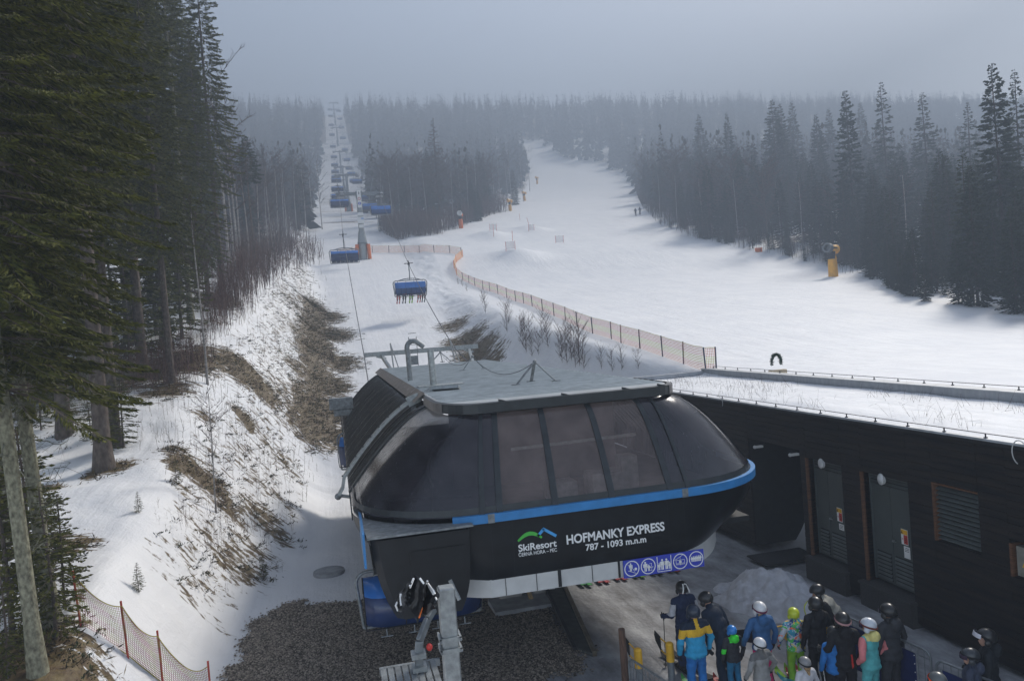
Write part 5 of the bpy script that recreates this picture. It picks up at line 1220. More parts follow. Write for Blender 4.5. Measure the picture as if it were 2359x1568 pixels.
# roof grass
r = np.random.default_rng(5); n = 1500; px = r.uniform(XW+.25, 15.2, n); py = r.uniform(6, 30, n); k_ = vn(px*.9, py*.5, 80) > .42; px = px[k_]; py = py[k_]; n = len(px)
A = np.stack([px, py, np.full(n, ZW+.02)], 1); D = r.normal(size=(n,3))*[.35,.35,.1]+[0,0,1]; B_ = A+D*r.uniform(.10,.42,(n,1)); V, Fq = ribbons(A, B_, .0035, .0012, r)
V2, F2 = ribbons(B_, B_+r.normal(size=(n,3))*[.10,.10,.05], .002, .001, r); V, Fq, _ = join([(V, Fq, 0), (V2, F2, 0)])
tag(link('roof_grass', arr_mesh('roof_grass', V, Fq, M['twig'])), 'thin dry grass stalks sticking out of the snow on the flat roof', 'grass', kind='stuff')
# --- distant forest reading as one mass
def far_forest():
    r = np.random.default_rng(9); X = []; Y = []
    while len(X) < 9500:
        y = 150+(r.random()**.8)*525; x = r.uniform(-.62*y-20, 1.16*y+20)
        if y < 200 and r.random() < .5 and x < 30: continue
        if y < 300 and in_island(x, y) and r.random() < .6: continue
        cl = np.interp(y, CLY, CLX); cr = np.interp(y, CRY, CRX)
        if cl-2.5 < x < cr+1: continue
        e1 = np.interp(y, EIY, EIX)-(6 if y > 170 else 1); e2 = edgeR(y)
        if y < 505 and e1 < x < e2: continue
        if y < 165 and x > cr and x < edgeR(y)+25: continue
        X.append(x); Y.append(y)
    X = np.array(X); Y = np.array(Y); n = len(X); Z = H(X, Y)-.3; h = (9+12*r.random(n)**1.4)*(1-.15*ss((Y-560)/60))
    k = 64; s = np.tile((np.arange(k)+.5)/k, (n,1)); rad = (1-s)**.75*h[:,None]*.20*r.uniform(.55,1.15,(n,k)); a = r.uniform(0, 6.28, (n,k))
    T = np.stack([X[:,None]+np.zeros((n,k)), Y[:,None]+np.zeros((n,k)), Z[:,None]+h[:,None]*(.10+.90*s)], 2).reshape(-1,3)
    D = np.stack([np.cos(a)*rad, np.sin(a)*rad, -rad*r.uniform(.15,.6,(n,k))], 2).reshape(-1,3); D[:,2] += np.repeat((s.ravel() > .95)*1.2, 1)
    L = np.linalg.norm(D, axis=1); V, Fq = sprigs(T, D, L, .28*L+.10, r)
    A = np.stack([X, Y, Z], 1); V2, F2 = ribbons(A, A+np.stack([0*X, 0*X, h*1.02], 1), .14, .03, r); V, Fq, mi = join([(V, Fq, 0), (V2, F2, 1)])
    tag(link('distant_forest', arr_mesh('distant_forest', V, Fq, [rand_mat('far_needles', (.012,.017,.009), (.075,.062,.042)), M['bark_b']], mi)), 'misty forest covering the hill up to the ridge', 'forest', kind='stuff')
far_forest()
# ------------------------------------------------------------------ people
def caps_mesh(items, name, voxel, mats, smooth_it=4, wrinkle=0, seed=0, matfn=None):
    """items: ('c', p0, r0, p1, r1) capsule | ('e', centre, (rx,ry,rz)[, Matrix]) ellipsoid -> one continuous surface"""
    bm = bmesh.new()
    for it in items:
        if it[0] == 'e':
            m_ = Matrix.Translation(Vector(it[1])) @ (it[3].to_4x4() if len(it) > 3 else Matrix.Identity(4)) @ Matrix.Diagonal((*it[2], 1))
            bmesh.ops.create_uvsphere(bm, u_segments=14, v_segments=10, radius=1, matrix=m_)
        else:
            p0, r0, p1, r1 = Vector(it[1]), it[2], Vector(it[3]), it[4]; d = p1-p0; L = d.length
            q = d.to_track_quat('Z', 'Y').to_matrix().to_4x4()
            bmesh.ops.create_cone(bm, cap_ends=True, segments=14, radius1=r0, radius2=r1, depth=L, matrix=Matrix.Translation((p0+p1)/2) @ q)
            for p, r_ in ((p0, r0), (p1, r1)): bmesh.ops.create_uvsphere(bm, u_segments=14, v_segments=8, radius=r_, matrix=Matrix.Translation(p) @ q)
    me = bpy.data.meshes.new('tmp'); bm.to_mesh(me); bm.free()
    o = bpy.data.objects.new('tmp', me); COL.objects.link(o)
    rm = o.modifiers.new('r', 'REMESH'); rm.mode = 'VOXEL'; rm.voxel_size = voxel; rm.use_smooth_shade = True
    sm = o.modifiers.new('s', 'SMOOTH'); sm.iterations = smooth_it; sm.factor = .5
    dg = bpy.context.evaluated_depsgraph_get(); out = bpy.data.meshes.new_from_object(o.evaluated_get(dg)); bpy.data.objects.remove(o); bpy.data.meshes.remove(me)
    out.name = name; n = len(out.vertices)
    if wrinkle:
        co = np.zeros(n*3); no = np.zeros(n*3); out.vertices.foreach_get('co', co); out.vertices.foreach_get('normal', no); co = co.reshape(-1,3); no = no.reshape(-1,3)
        a = np.arctan2(co[:,1], co[:,0])*1.5
        w_ = fbm(a*1.6+co[:,0]*9+seed, co[:,2]*15+a, seed+3, 3)*wrinkle*2
        out.vertices.foreach_set('co', (co+no*w_[:,None]).astype(np.float32).ravel())
    out.materials.clear()
    for m_ in mats: out.materials.append(m_)
    if matfn:
        idx = [matfn(p.center) for p in out.polygons]; out.polygons.foreach_set('material_index', idx)
    out.polygons.foreach_set('use_smooth', [True]*len(out.polygons)); out.update(); return out
def cloth(name, c, c2=None, rough=.75, sc_=6): return mat(name, c, rough, 0, .18, sc_, .35, 24, .25, col2=c2)
C = {}
def cm(name, c, **k):
    if name not in C: C[name] = cloth(name+'_cloth', c, **k)
    return C[name]
HM = {}
def hm(name, c, rough=.3):
    if name not in HM: HM[name] = mat(name+'_helmet', c, rough, 0, .06, 3, spec=.5)
    return HM[name]
# glove: palm, four unequal curled fingers and a thumb leaving the side of the palm
def glove_mesh(side):
    it = [('e', (0,0,-.045), (.020,.042,.050))]
    for k, (y, L) in enumerate(((-.030,.062),(-.010,.072),(.011,.068),(.030,.052))):
        a = Vector((0, y, -.085)); b = a+Vector((side*-.018, 0, -L*.5)); c = b+Vector((side*-.030, 0, -L*.30)); it += [('c', a, .0115, b, .0105), ('c', b, .0105, c, .0095)]
    it += [('c', (0,.032,-.035), .014, (side*-.018,.062,-.062), .012), ('c', (side*-.018,.062,-.062), .012, (side*-.034,.066,-.086), .010), ('c', (0,0,.03), .036, (0,0,-.02), .032)]
    return caps_mesh(it, 'glove', .008, [M['blackmat']], 2)
GLV = {1: glove_mesh(1), -1: glove_mesh(-1)}
def helmet_mesh(col, col2=None, stripe=False, vents=True):
    mb = MB(); n, m_ = 22, 12; P = []
    for i in range(m_+1):
        ph = math.pi/2-(math.pi/2+.62)*i/m_; row = []
        for j in range(n+1):
            a = 2*math.pi*j/n; f = math.sin(a)     # +y is the face
            pz = ph if f < .3 else max(ph, .10+0*f)
            r_ = math.cos(pz); row.append((.128*r_*math.cos(a), .152*r_*math.sin(a)-.008, .135*math.sin(pz)))
        P.append(row)
    mb.grid(P, 0)
    for s in (-1, 1): mb.ball((s*.112, .01, -.075), (.026,.055,.055), 10, 8, 0)
    mb.tube([(-.122+.0*k, .0, 0) for k in range(1)]*2, .001, 3, 0) if False else None
    for sx in (-1, 1):
        for k in range(3):
            c = Vector((sx*(.045+.008*k), -.055+.045*k, .118-.010*abs(k-1)-.004*k)); mb.ball(c, (.007,.020,.010), 6, 4, 1)
    if stripe:
        for s in (-1, 1): mb.tube([(s*.03+s*.05*t, -.10-.06*math.sin(t*2.0), .10-.17*t) for t in np.linspace(0,1,7)], .014, 6, 2)
        mb.tube([(.0+.02*math.sin(3*t), .06-.18*t, .125-.03*t) for t in np.linspace(0,1,6)], .016, 6, 2)
    mats = [col, M['blackmat'], col2 or M['letter']]
    return mb.mesh('helmet', mats, smooth=True)
def goggle_mesh(strap, lens, tilt=.12):
    mb = MB(); P = []
    for j in range(33):
        a = 2*math.pi*j/32; x = .134*math.cos(a); y = .158*math.sin(a)-.008; z = -.005+tilt*math.sin(a)*.35
        P.append([(x, y, z-.018), (x*1.03, y*1.03, z-.012), (x*1.03, y*1.03, z+.012), (x, y, z+.018)])
    mb.grid(P, 0)
    P = []
    for j in range(9):
        a = math.radians(30+120*j/8); P.append([(.128*math.cos(a), .135*math.sin(a)+.012, z) for z in (-.045, .03)]+[(.135*math.cos(a), .155*math.sin(a)+.012, z) for z in (.025,-.04)]+[(.128*math.cos(a), .135*math.sin(a)+.012, -.045)])
    mb.grid(P, 1); return mb.mesh('goggles', [strap, lens], smooth=True)
def R_lean(p, a, hz=.92):
    p = Vector(p); d = p-Vector((0,0,hz)); c, s = math.cos(a), math.sin(a); return Vector((d.x, d.y*c+d.z*s, hz-d.y*s+d.z*c))
ARM = {  # elbow, hand (right side, x positive), body frame, height 1.8
 'down': ((.31,-.03,1.17),(.30,.06,.93)), 'out': ((.37,-.05,1.20),(.36,.10,.98)), 'pole': ((.33,-.08,1.20),(.36,.20,1.10)), 'front': ((.28,.02,1.16),(.14,.26,1.12)),
 'hip': ((.38,-.10,1.18),(.24,.10,1.00)), 'reach': ((.30,.16,1.20),(.30,.42,1.02)), 'low': ((.28,.05,1.17),(.24,.20,.92))}
def person(label, uv, Hh, face, jacket, trousers, helmet, zones=None, lean=0, arms=('down','down'), hood=None, hair=None, strap=None, stripe=False, nod=0, wide=1, skis=None, at=None, seated=False, glovec=None, turn=0, group=None, extra=None, headdx=0):
    k = Hh/1.83
    if at is None:
        zg = .12
        for _ in range(3): p = at_Z(uv[0], uv[1], zg+Hh*(1 if not lean else .5+.5*math.cos(lean))); zg = h1(p.x, p.y)
        fw = Vector((-math.sin(face), math.cos(face), 0)); loc = Vector((p.x, p.y, zg)) - (fw*math.sin(lean)*.75*k if lean else Vector((0,0,0)))
        loc.z = h1(loc.x, loc.y)
    else: loc = Vector(at)
    t = empty('person', tuple(loc), face, label, 'person', group); t.scale = (k, k, k)
    L_ = lambda p: R_lean(p, lean); w = wide
    ang = {s: ARM[arms[0 if s < 0 else 1]] for s in (-1, 1)}
    head = L_((0,.01,1.645)); neck = L_((0,-.01,1.50)); hr = Matrix.Rotation(-lean*.55-nod, 3, 'X') @ Matrix.Rotation(turn, 3, 'Z') if True else None
    hr = Matrix.Rotation(turn, 3, 'Z') @ Matrix.Rotation(-(lean*.55+nod), 3, 'X')
    def hp(x, y, z): return head + hr @ Vector((x, y, z))
    knee = lambda s: Vector((s*.115, .04, .50)); hipj = lambda s: Vector((s*.095, 0, .90)); ank = lambda s: Vector((s*.12, -.02, .14))
    if seated:
        knee = lambda s: Vector((s*.11, .46, .86)); ank = lambda s: Vector((s*.12, .50, .44))
    body = [('e', head, (.074,.094,.118), hr), ('e', hp(0,.035,-.055), (.055,.062,.065), hr), ('c', hp(0,.09,.0), .012, hp(0,.113,-.028), .015), ('e', hp(0,.094,-.062), (.026,.012,.008), hr),
            ('e', hp(-.076,-.005,-.02), (.010,.022,.032), hr), ('e', hp(.076,-.005,-.02), (.010,.022,.032), hr), ('e', hp(-.032,.082,.012), (.016,.010,.009), hr), ('e', hp(.032,.082,.012), (.016,.010,.009), hr),
            ('c', hp(0,-.01,-.08), .055, neck, .058), ('e', L_((0,0,1.30)), (.17,.10,.20)), ('e', L_((0,0,1.02)), (.14,.10,.16)), ('c', L_((-.15,0,1.43)), .05, L_((.15,0,1.43)), .05)]
    for s in (-1, 1):
        e, h_ = ang[s]; e = L_((s*e[0]*w, e[1], e[2])); h_ = L_((s*h_[0]*w, h_[1], h_[2])); sh = L_((s*.185*w, 0, 1.43))
        body += [('c', sh, .045, e, .038), ('c', e, .038, h_, .028), ('c', hipj(s), .075, knee(s), .055), ('c', knee(s), .052, ank(s), .04), ('c', ank(s), .04, ank(s)+Vector((0,.12,-.08)), .03)]
    link('body', caps_mesh(body, 'body', .02, [M['skin']], 2), t)
    jk = [('e', L_((0,0,1.00)), (.205*w,.155,.17)), ('e', L_((0,.005,1.16)), (.195*w,.15,.20)), ('e', L_((0,0,1.34)), (.218*w,.150,.18)), ('c', L_((-.150*w,-.005,1.45)), .078, L_((.150*w,-.005,1.45)), .078), ('c', L_((0,-.01,1.48)), .085, L_((0,.0,1.555)), .072), ('e', L_((0,0,.90)), (.222*w,.168,.10))]
    for s in (-1, 1):
        e, h_ = ang[s]; e = L_((s*e[0]*w, e[1], e[2])); h_ = L_((s*h_[0]*w, h_[1], h_[2])); sh = L_((s*.20*w, 0, 1.435))
        jk += [('c', sh, .078, e, .062), ('c', e, .062, h_, .050)]
        g = link('glove', GLV[s], t); g.location = h_; d = (h_-e).normalized(); g.rotation_euler = (-d).to_track_quat('Z', 'Y').to_euler(); g.scale = (1.15,)*3
    if hood:
        jk.append(('e', L_((0,-.125,1.49)), (.125,.085,.115)))
    zl = lambda c: Vector((c.x, (c.y)*math.cos(lean)-(c.z-.92)*math.sin(lean), .92+(c.y)*math.sin(lean)+(c.z-.92)*math.cos(lean)))
    mats = jacket if isinstance(jacket, list) else [jacket]
    fn = (lambda c: zones(zl(c))) if zones else None
    jm = caps_mesh(jk, 'jacket', .017, mats, 3, .017, int(uv[0]) % 50 if uv else 3, fn); jo = link('jacket', jm, t)
    tr = [('e', (0,0,.90), (.19,.145,.14))]
    for s in (-1, 1): tr += [('c', hipj(s), .108, knee(s), .082), ('c', knee(s), .080, ank(s)+Vector((0,-.0,.02)), .083)]
    link('trousers', caps_mesh(tr, 'trousers', .018, [trousers], 3, .015, 7), t)
    bt = MB()
    for s in (-1, 1):
        a = ank(s); it = [('c', a+Vector((0,.0,.08)), .066, a+Vector((0,-.01,-.06)), .062), ('c', a+Vector((0,-.05,-.085)), .050, a+Vector((0,.15,-.090)), .046)]
        link('boot', caps_mesh(it, 'boot', .016, [M['blackmat']], 2), t)
    ho = link('helmet', helmet_mesh(helmet, None, stripe), t, hp(0,-.005,.045)); ho.rotation_euler = hr.to_euler()
    if strap:
        gg = link('goggles', goggle_mesh(strap, M['goggle']), t, hp(0,-.005,.045)); gg.rotation_euler = hr.to_euler()
    if hair:
        it = [('c', hp(-.04,-.07,-.07), .05, hp(.04,-.07,-.07), .05), ('c', hp(0,-.085,-.09), .055, hp(0,-.12,-.20), .035)]
        link('hair', caps_mesh(it, 'hair', .014, [hair], 1, .02, 2), t)
    if skis is not None:
        for s in (-1, 1):
            o = ski(skis, 1.55*k, t.matrix_basis @ Vector((s*.12*k, 0, 0)) if False else loc+Matrix.Rotation(face, 3, 'Z') @ Vector((s*.12*k, .10, .012)), face, 'ski of the skier in the queue, one of a pair')
    return t, ang, L_, k, loc, face
def ski(m_, L, loc, rz, label, slope=0, group='skis on the snow', w=.05):
    mb = MB(); P = []
    for i in range(21):
        s = i/20; y = (s-.5)*L; wd = w*(1+.35*abs(2*s-1)**2)*(1 if .04 < s < .93 else (.75 if s <= .04 else max(.15, (1-s)/.07))); z = .018+.10*max(0, (s-.90)/.10)**2+.02*max(0, (.04-s)/.04)
        P.append([(-wd,y,z-.016),(wd,y,z-.016),(wd,y,z),(-wd,y,z),(-wd,y,z-.016)])
    mb.grid(P, 0); mb.box(-w*.72, w*.72, -.16, -.06, .019, .065, 1); mb.box(-w*.72, w*.72, .10, .18, .019, .06, 1)
    o = mb.obj('ski', [m_, M['blackmat']]); o.location = loc; o.rotation_euler = (slope, 0, rz); return tag(o, label, 'ski', group)
def pole(label, hand, tip, m_=None):
    hand = Vector(hand); tip = Vector(tip); t = empty('ski_pole', tuple(tip), 0, label, 'ski pole', 'ski poles'); d = hand-tip
    mb = MB(); mb.tube([(0,0,0), d], .008, 6); mb.obj('shaft', m_ or M['blackmat'], t); mb = MB(); mb.tube([d*.92, d*1.06], .016, 8); mb.obj('grip', M['rubber'], t)
    mb = MB(); mb.tube([d*.05, d*.055+d.normalized()*.01], .045, 10); mb.obj('basket', M['blackmat'], t); return t
def hand_world(r_, s):
    t, ang, L_, k, loc, face = r_; h_ = L_((s*ang[s][1][0], ang[s][1][1], ang[s][1][2]))
    return loc+Matrix.Rotation(face, 3, 'Z') @ (h_*k)
def ski_mat(n, c): 
    if n not in C: C[n] = mat(n+'_ski', c, .35, 0, .3, 8)
    return C[n]
blk = cm('black', (.012,.012,.014)); nvy = cm('navy', (.018,.030,.075)); dnv = cm('dark_navy', (.010,.020,.040)); wht = cm('white', (.50,.50,.52)); dgy = cm('dark_grey', (.05,.055,.06)); sky_ = cm('sky_blue', (.03,.30,.52)); yel = cm('yellow', (.70,.42,.03)); roy = cm('royal', (.02,.16,.45))
tea = cm('teal', (.10,.42,.42)); pnk = cm('salmon', (.70,.22,.22)); mag = cm('magenta', (.55,.03,.14)); lem = cm('lemon', (.68,.60,.22)); grn = cm('neon_green', (.06,.75,.05)); lim = cm('lime', (.20,.42,.03)); mbl = cm('mid_blue', (.035,.11,.25)); lgy = cm('light_grey', (.26,.26,.25)); mgy = cm('mid_grey', (.14,.14,.135)); bei = cm('beige', (.36,.34,.28)); char = cm('charcoal', (.035,.037,.042)); grb = cm('grey_blue', (.045,.055,.085)); turq = cm('turquoise_trousers', (.02,.16,.30))
blond = mat('blond_hair', (.30,.19,.09), .6, 0, .5, 30); 
def patt():
    m_ = mat('patterned_jacket', (.5,.5,.5), .7, 0, 0, 1, .3, 24, .25); t, N, L, b = nt(m_); tc = N.new('ShaderNodeTexCoord'); v = N.new('ShaderNodeTexVoronoi'); v.inputs['Scale'].default_value = 15
    nz = N.new('ShaderNodeTexNoise'); nz.inputs['Scale'].default_value = 9; ad = N.new('ShaderNodeMix'); ad.data_type = 'VECTOR'; ad.inputs['Factor'].default_value = .25
    L.new(tc.outputs['Object'], nz.inputs['Vector']); L.new(tc.outputs['Object'], ad.inputs[4]); L.new(nz.outputs['Color'], ad.inputs[5]); L.new(ad.outputs[1], v.inputs['Vector'])
    cr = N.new('ShaderNodeValToRGB'); cr.color_ramp.interpolation = 'CONSTANT'; e = cr.color_ramp.elements; e[0].color = (.45,.50,.52,1); e[1].position = .9; e[1].color = (.75,.60,.05,1)
    for p_, c_ in ((.22,(.10,.50,.12,1)),(.38,(.50,.52,.54,1)),(.52,(.05,.30,.42,1)),(.62,(.75,.16,.08,1)),(.72,(.42,.45,.50,1)),(.82,(.04,.10,.28,1))):
        q_2 = e.new(p_); q_2.color = c_
    sx = N.new('ShaderNodeSeparateColor'); L.new(v.outputs['Color'], sx.inputs[0]); L.new(sx.outputs[0], cr.inputs[0]); L.new(cr.outputs[0], b.inputs['Base Color']); return m_
pat = patt()
sk_b = ski_mat('black', (.03,.03,.03)); sk_r = ski_mat('red', (.40,.04,.03)); sk_g = ski_mat('green', (.05,.30,.06)); sk_y = ski_mat('lime', (.50,.55,.05)); sk_u = ski_mat('blue', (.03,.20,.35))
Q = {}
Q[1] = person('skier in navy jacket with white sleeve patches and a white striped black helmet', (1569,1336), 1.78, R(6), [nvy, wht], nvy, hm('black', (.02,.02,.02)), lambda c: 1 if abs(c.x) > .235 and 1.20 < c.z < 1.40 else 0, arms=('pole','down'), stripe=True, skis=sk_b)
Q[2] = person('skier in a yellow and sky blue jacket with black shoulders and bright blue trousers', (1595,1390), 1.78, R(4), [dnv, yel, sky_], roy, hm('dark_blue', (.02,.03,.05)), lambda c: (1 if (abs(c.x) < .035 and c.y < 0 and c.z > 1.36) else (0 if c.z > 1.40 else (1 if c.z > 1.245 else 2))), arms=('down','down'), wide=1.05, skis=sk_g)
Q[3] = person('tall skier in dark navy clothes bending forward in front of the gate', (1624,1362), 1.86, R(24), dnv, dnv, hm('black', (.02,.02,.02)), lean=R(30), arms=('low','low'), nod=.1, skis=sk_b)
Q[4] = person('blond skier in a blue jacket with a white helmet and pink trousers', (1748,1383), 1.68, R(0), mbl, mag, hm('white', (.62,.62,.62)), hood=True, hair=blond, strap=cm('plum', (.14,.02,.06)), arms=('out','down'))
Q[5] = person('child in a light grey jacket with a plain white helmet and black goggle strap', (1748,1466), 1.42, R(12), [mgy, lgy], mgy, hm('white', (.62,.62,.62)), lambda c: 0 if c.z > 1.38 else 1, strap=blk, arms=('out','out'))
Q[6] = person('small child with a blue helmet and a neon green hood on a grey jacket', (1684,1438), 1.26, R(4), [char, grn], turq, hm('blue', (.03,.22,.60)), lambda c: 1 if (c.z > 1.40 and c.y < -.02 and abs(c.x) < .14) or (c.x < -.25 and 1.12 < c.z < 1.25) else 0, hood=True, arms=('down','down'), skis=sk_r)
Q[7] = person('child in a multicoloured patterned jacket with a yellow green helmet and green trousers', (1826,1397), 1.50, R(-6), pat, lim, hm('lime', (.48,.55,.03)), hood=True, arms=('out','low'), skis=sk_y)
Q[8] = person('skier all in black with a black helmet next to the patterned jacket', (1876,1372), 1.74, R(6), blk, blk, hm('black', (.02,.02,.02)), hood=True, arms=('down','down'), skis=sk_r)
Q[9] = person('man leaning over in a beige and black jacket and black helmet, showing his cheek', (1880,1346), 1.80, R(52), [bei, blk], blk, hm('black', (.02,.02,.02)), lambda c: 1 if c.y > -.02 or abs(c.x) > .19 else 0, lean=R(36), arms=('front','front'), turn=R(10))
Q[10] = person('skier in a black jacket with red zips and a black helmet with a white strap', (1939,1407), 1.76, R(-10), [blk, cm('red_zip', (.5,.03,.02))], blk, hm('black', (.02,.02,.02)), lambda c: 1 if abs(c.x-.06) < .012 and c.y < 0 and c.z < 1.1 else 0, hood=True, strap=cm('pale_strap', (.45,.25,.25)), arms=('pole','down'), skis=sk_r)
Q[11] = person('skier in a teal jacket with salmon sleeves, yellow hood and white helmet', (1998,1421), 1.64, R(18), [tea, pnk, lem], tea, hm('white_blue', (.55,.58,.62)), lambda c: (2 if c.z > 1.43 and abs(c.x) < .17 else (1 if abs(c.x) > .215 else 0)), hood=True, strap=cm('rust', (.16,.035,.025)), arms=('hip','hip'), turn=R(25))
Q[12] = person('skier in a dark grey coat and black helmet standing behind the blue barrier', (2044,1387), 1.82, R(14), char, char, hm('black', (.02,.02,.02)), hood=True, strap=blk, arms=('down','down'), wide=1.08)
Q[13] = person('skier in a dark grey blue hooded jacket at the bottom right corner', (2233,1490), 1.62, R(40), grb, dgy, hm('charcoal', (.035,.04,.045)), hood=True, strap=blk, arms=('front','down'), turn=R(25))
Q[14] = person('skier in a black quilted jacket with pale goggles pushed up on a black helmet', (2270,1445), 1.80, R(48), cm('puffy_black', (.014,.017,.020)), blk, hm('black', (.02,.02,.02)), hood=True, arms=('front','front'), turn=R(15))
gg = goggle_mesh(blk, mat('pale_lens', (.5,.5,.55), .2)); 
o = link('goggles', gg, Q[14][0], (0,.03,1.70)); o.rotation_euler = (R(18), 0, R(15))
Q[15] = person('skier of whom only a grey helmet with an orange rim shows at the bottom edge', (2158,1545), 1.60, R(10), blk, blk, hm('grey_dull', (.10,.11,.11)), strap=cm('orange_rim', (.85,.10,.02)), arms=('down','down'))
Q[16] = person('blond child with a silver helmet and black goggle band at the bottom edge', (1852,1510), 1.30, R(10), [wht, roy], wht, hm('silver', (.22,.22,.22)), hair=blond, strap=blk, arms=('down','down'))
Q[17] = person('mostly hidden skier in a bright blue jacket behind the black one with red zips', (1918,1440), 1.50, R(0), roy, blk, hm('black', (.02,.02,.02)), arms=('down','down'))
for (n_, s, lab) in ((1,-1,'black ski pole planted by the left hand of the navy skier'),(5,1,'ski pole slanting beside the child in light grey'),(10,-1,'white ski pole held by the skier with red zips')):
    h_ = hand_world(Q[n_], s); g = Vector((h_.x+(.02 if n_ != 5 else .14), h_.y+.12*(1 if n_ == 1 else -1), 0)); g.z = h1(g.x, g.y); pole(lab, h_, g, M['blackmat'] if n_ != 10 else M['letter'])
# two walkers far up the run, and riders on the chairs
for (u, v, lab) in ((1464,498,'walker in dark clothes far up the run, the left one of two'),(1474,495,'walker in dark clothes far up the run, the right one of two')):
    q = ground(u, v); s = 1.8
    person(lab, (u, v), 1.85*max(1, q.y/175*1.0), R(0), char, blk, hm('black', (.02,.02,.02)), at=q, arms=('pole','pole'))
def riders(chair_o, n_, cols, lab):
    Mx = chair_o.matrix_basis.copy() if chair_o.matrix_basis else None
    for i, x in enumerate(n_):
        p = Vector(chair_o.location)+Matrix.Rotation(chair_o.rotation_euler.z, 3, 'Z') @ Vector((x, .02, -3.86))
        person(lab[i], (int(x*10), 0), 1.72, chair_o.rotation_euler.z, cols[i % len(cols)], cols[(i+1) % len(cols)], hm('black', (.02,.02,.02)), at=p, seated=True, arms=('front','front'))
        for s in (-1, 1): ski((sk_r, sk_b, sk_y)[i % 3], 1.6, p+Vector((s*.12, .66, .30)), 0, 'ski hanging under the blue bubble chair on the right rope', R(-25), 'skis hanging under the nearest chair')
bpy.context.view_layer.update()
riders(rider_chair, (-1.2,-.62,.05,.85,1.3), [blk, cm('brick', (.30,.05,.04)), dnv, char], ['rider at the left end of the nearest ascending chair','second rider from the left on the nearest ascending chair','rider in the middle of the nearest ascending chair','second rider from the right on the nearest ascending chair','rider in reddish clothes at the right end of the nearest ascending chair'])
# skis of the six people waiting under the station
cols_ = [sk_g, sk_r, sk_r, sk_y, sk_b, sk_r]
for i in range(6):
    u = 1352+i*40.5; v = 1348-i*6.2
    for s in (-1, 1):
        q = at_Z(u+s*8, v, .04); ski(cols_[i], 1.7, (q.x-.05, q.y+.80, .045), R(4), 'ski tail sticking out from under the station edge', 0, 'skis of the riders waiting under the station')
h_ = at_Z(1862, 1490, 1.0); f_ = at_Z(1898, 1566, .2)
o = ski(ski_mat('lime_black', (.35,.42,.03)), 1.5, (0,0,0), 0, 'lime green ski held upright between the patterned child and the silver helmet', 0, None); a_ = Vector(f_); d_ = (Vector((f_.x-.25, f_.y+.15, f_.z+1.4))-a_).normalized(); o.rotation_euler = d_.to_track_quat('Y', 'Z').to_euler(); o.location = a_+d_*.75
q = at_Z(1800, 1558, .3); ski(ski_mat('blue_green', (.03,.28,.35)), 1.3, (q.x+.35, q.y-.45, .22), R(45), 'short blue and green ski tip in front of the silver helmet', R(8), None)
# ------------------------------------------------------------------ queue furniture
M['barrier'] = mat('galvanised_barrier', (.22,.24,.25), .45, .6, .2, 10)
def barrier(label, a, b, banner=True, h=1.1, skirt=None):
    a = Vector((a[0], a[1], 0)); b = Vector((b[0], b[1], 0)); a.z = h1(a.x, a.y); b.z = h1(b.x, b.y); d = (b-a); L = d.length; rz = math.atan2(d.y, d.x)
    t = empty('crowd_barrier', tuple(a), rz, label, 'barrier', 'barriers along the queue'); r_ = .14
    pts = [(0,0,.02),(0,0,h-r_)]+[(r_-r_*math.cos(q), 0, h-r_+r_*math.sin(q)) for q in np.linspace(0, math.pi/2, 6)]+[(L-r_+r_*math.sin(q), 0, h-r_+r_*math.cos(q)) for q in np.linspace(0, math.pi/2, 6)]+[(L,0,.02)]
    mb = MB(); mb.tube(pts, .021, 8); mb.tube([(0,0,.18),(L,0,.18)], .014, 6); mb.tube([(.0,0,h-.14),(L,0,h-.14)], .008, 6); mb.obj('frame', M['barrier'], t, smooth=True)
    n_ = int(L/.125)
    mb = MB()
    for k in range(1, n_): mb.tube([(L*k/n_,0,.18),(L*k/n_,0,h-.02)], .007, 5)
    o = mb.obj('bars', M['barrier'], t)
    for x in (.25, L-.25): mb = MB(); mb.box(x-.02, x+.02, -.25, .25, 0, .02); mb.obj('foot', M['barrier'], t)
    if banner:
        mb = MB(); P = [[(x, -.026+.008*math.sin(x*9), z) for z in np.linspace(.16, h-.13, 6)] for x in np.linspace(.12, L-.28, 22)]; mb.grid(P); mb.obj('banner', cm('banner_blue', (.012,.022,.10), rough=.5), t)
        mb = MB()
        for z in np.linspace(.2, h-.16, 6): mb.ball((L-.30,-.04,z), .010, 6, 4)
        mb.obj('eyelets', M['letter'], t)
    return t
a1 = at_Z(1925, 1408, 1.22); b1_ = at_Z(2142, 1500, 1.22); b2 = at_Z(2155, 1520, 1.22); c2 = at_Z(2250, 1558, 1.22)
barrier('long crowd barrier with a dark blue banner behind the skiers', a1, b1_); dd = (c2-b2).normalized(); barrier('second crowd barrier with a blue banner, beside the first at the bottom right', b2, b2+dd*2.2)
a1 = at_Z(1447, 1512, 1.22); b1_ = at_Z(1545, 1575, 1.22); dd = (b1_-a1).normalized(); barrier('grey crowd barrier without a banner beside the wooden post', a1, a1+dd*2.3, False)
p = at_Z(1432, 1447, 1.65); zg = h1(p.x, p.y); mb = MB(); mb.tube([(p.x-.0,p.y,zg-.2),(p.x,p.y,1.0),(p.x-.01,p.y,1.65)], .06, 12, radii=[.075,.07,.06]); tag(mb.obj('wooden_post', M['postwood'], smooth=True), 'round weathered brown wooden post at the left end of the grey barrier', 'post')
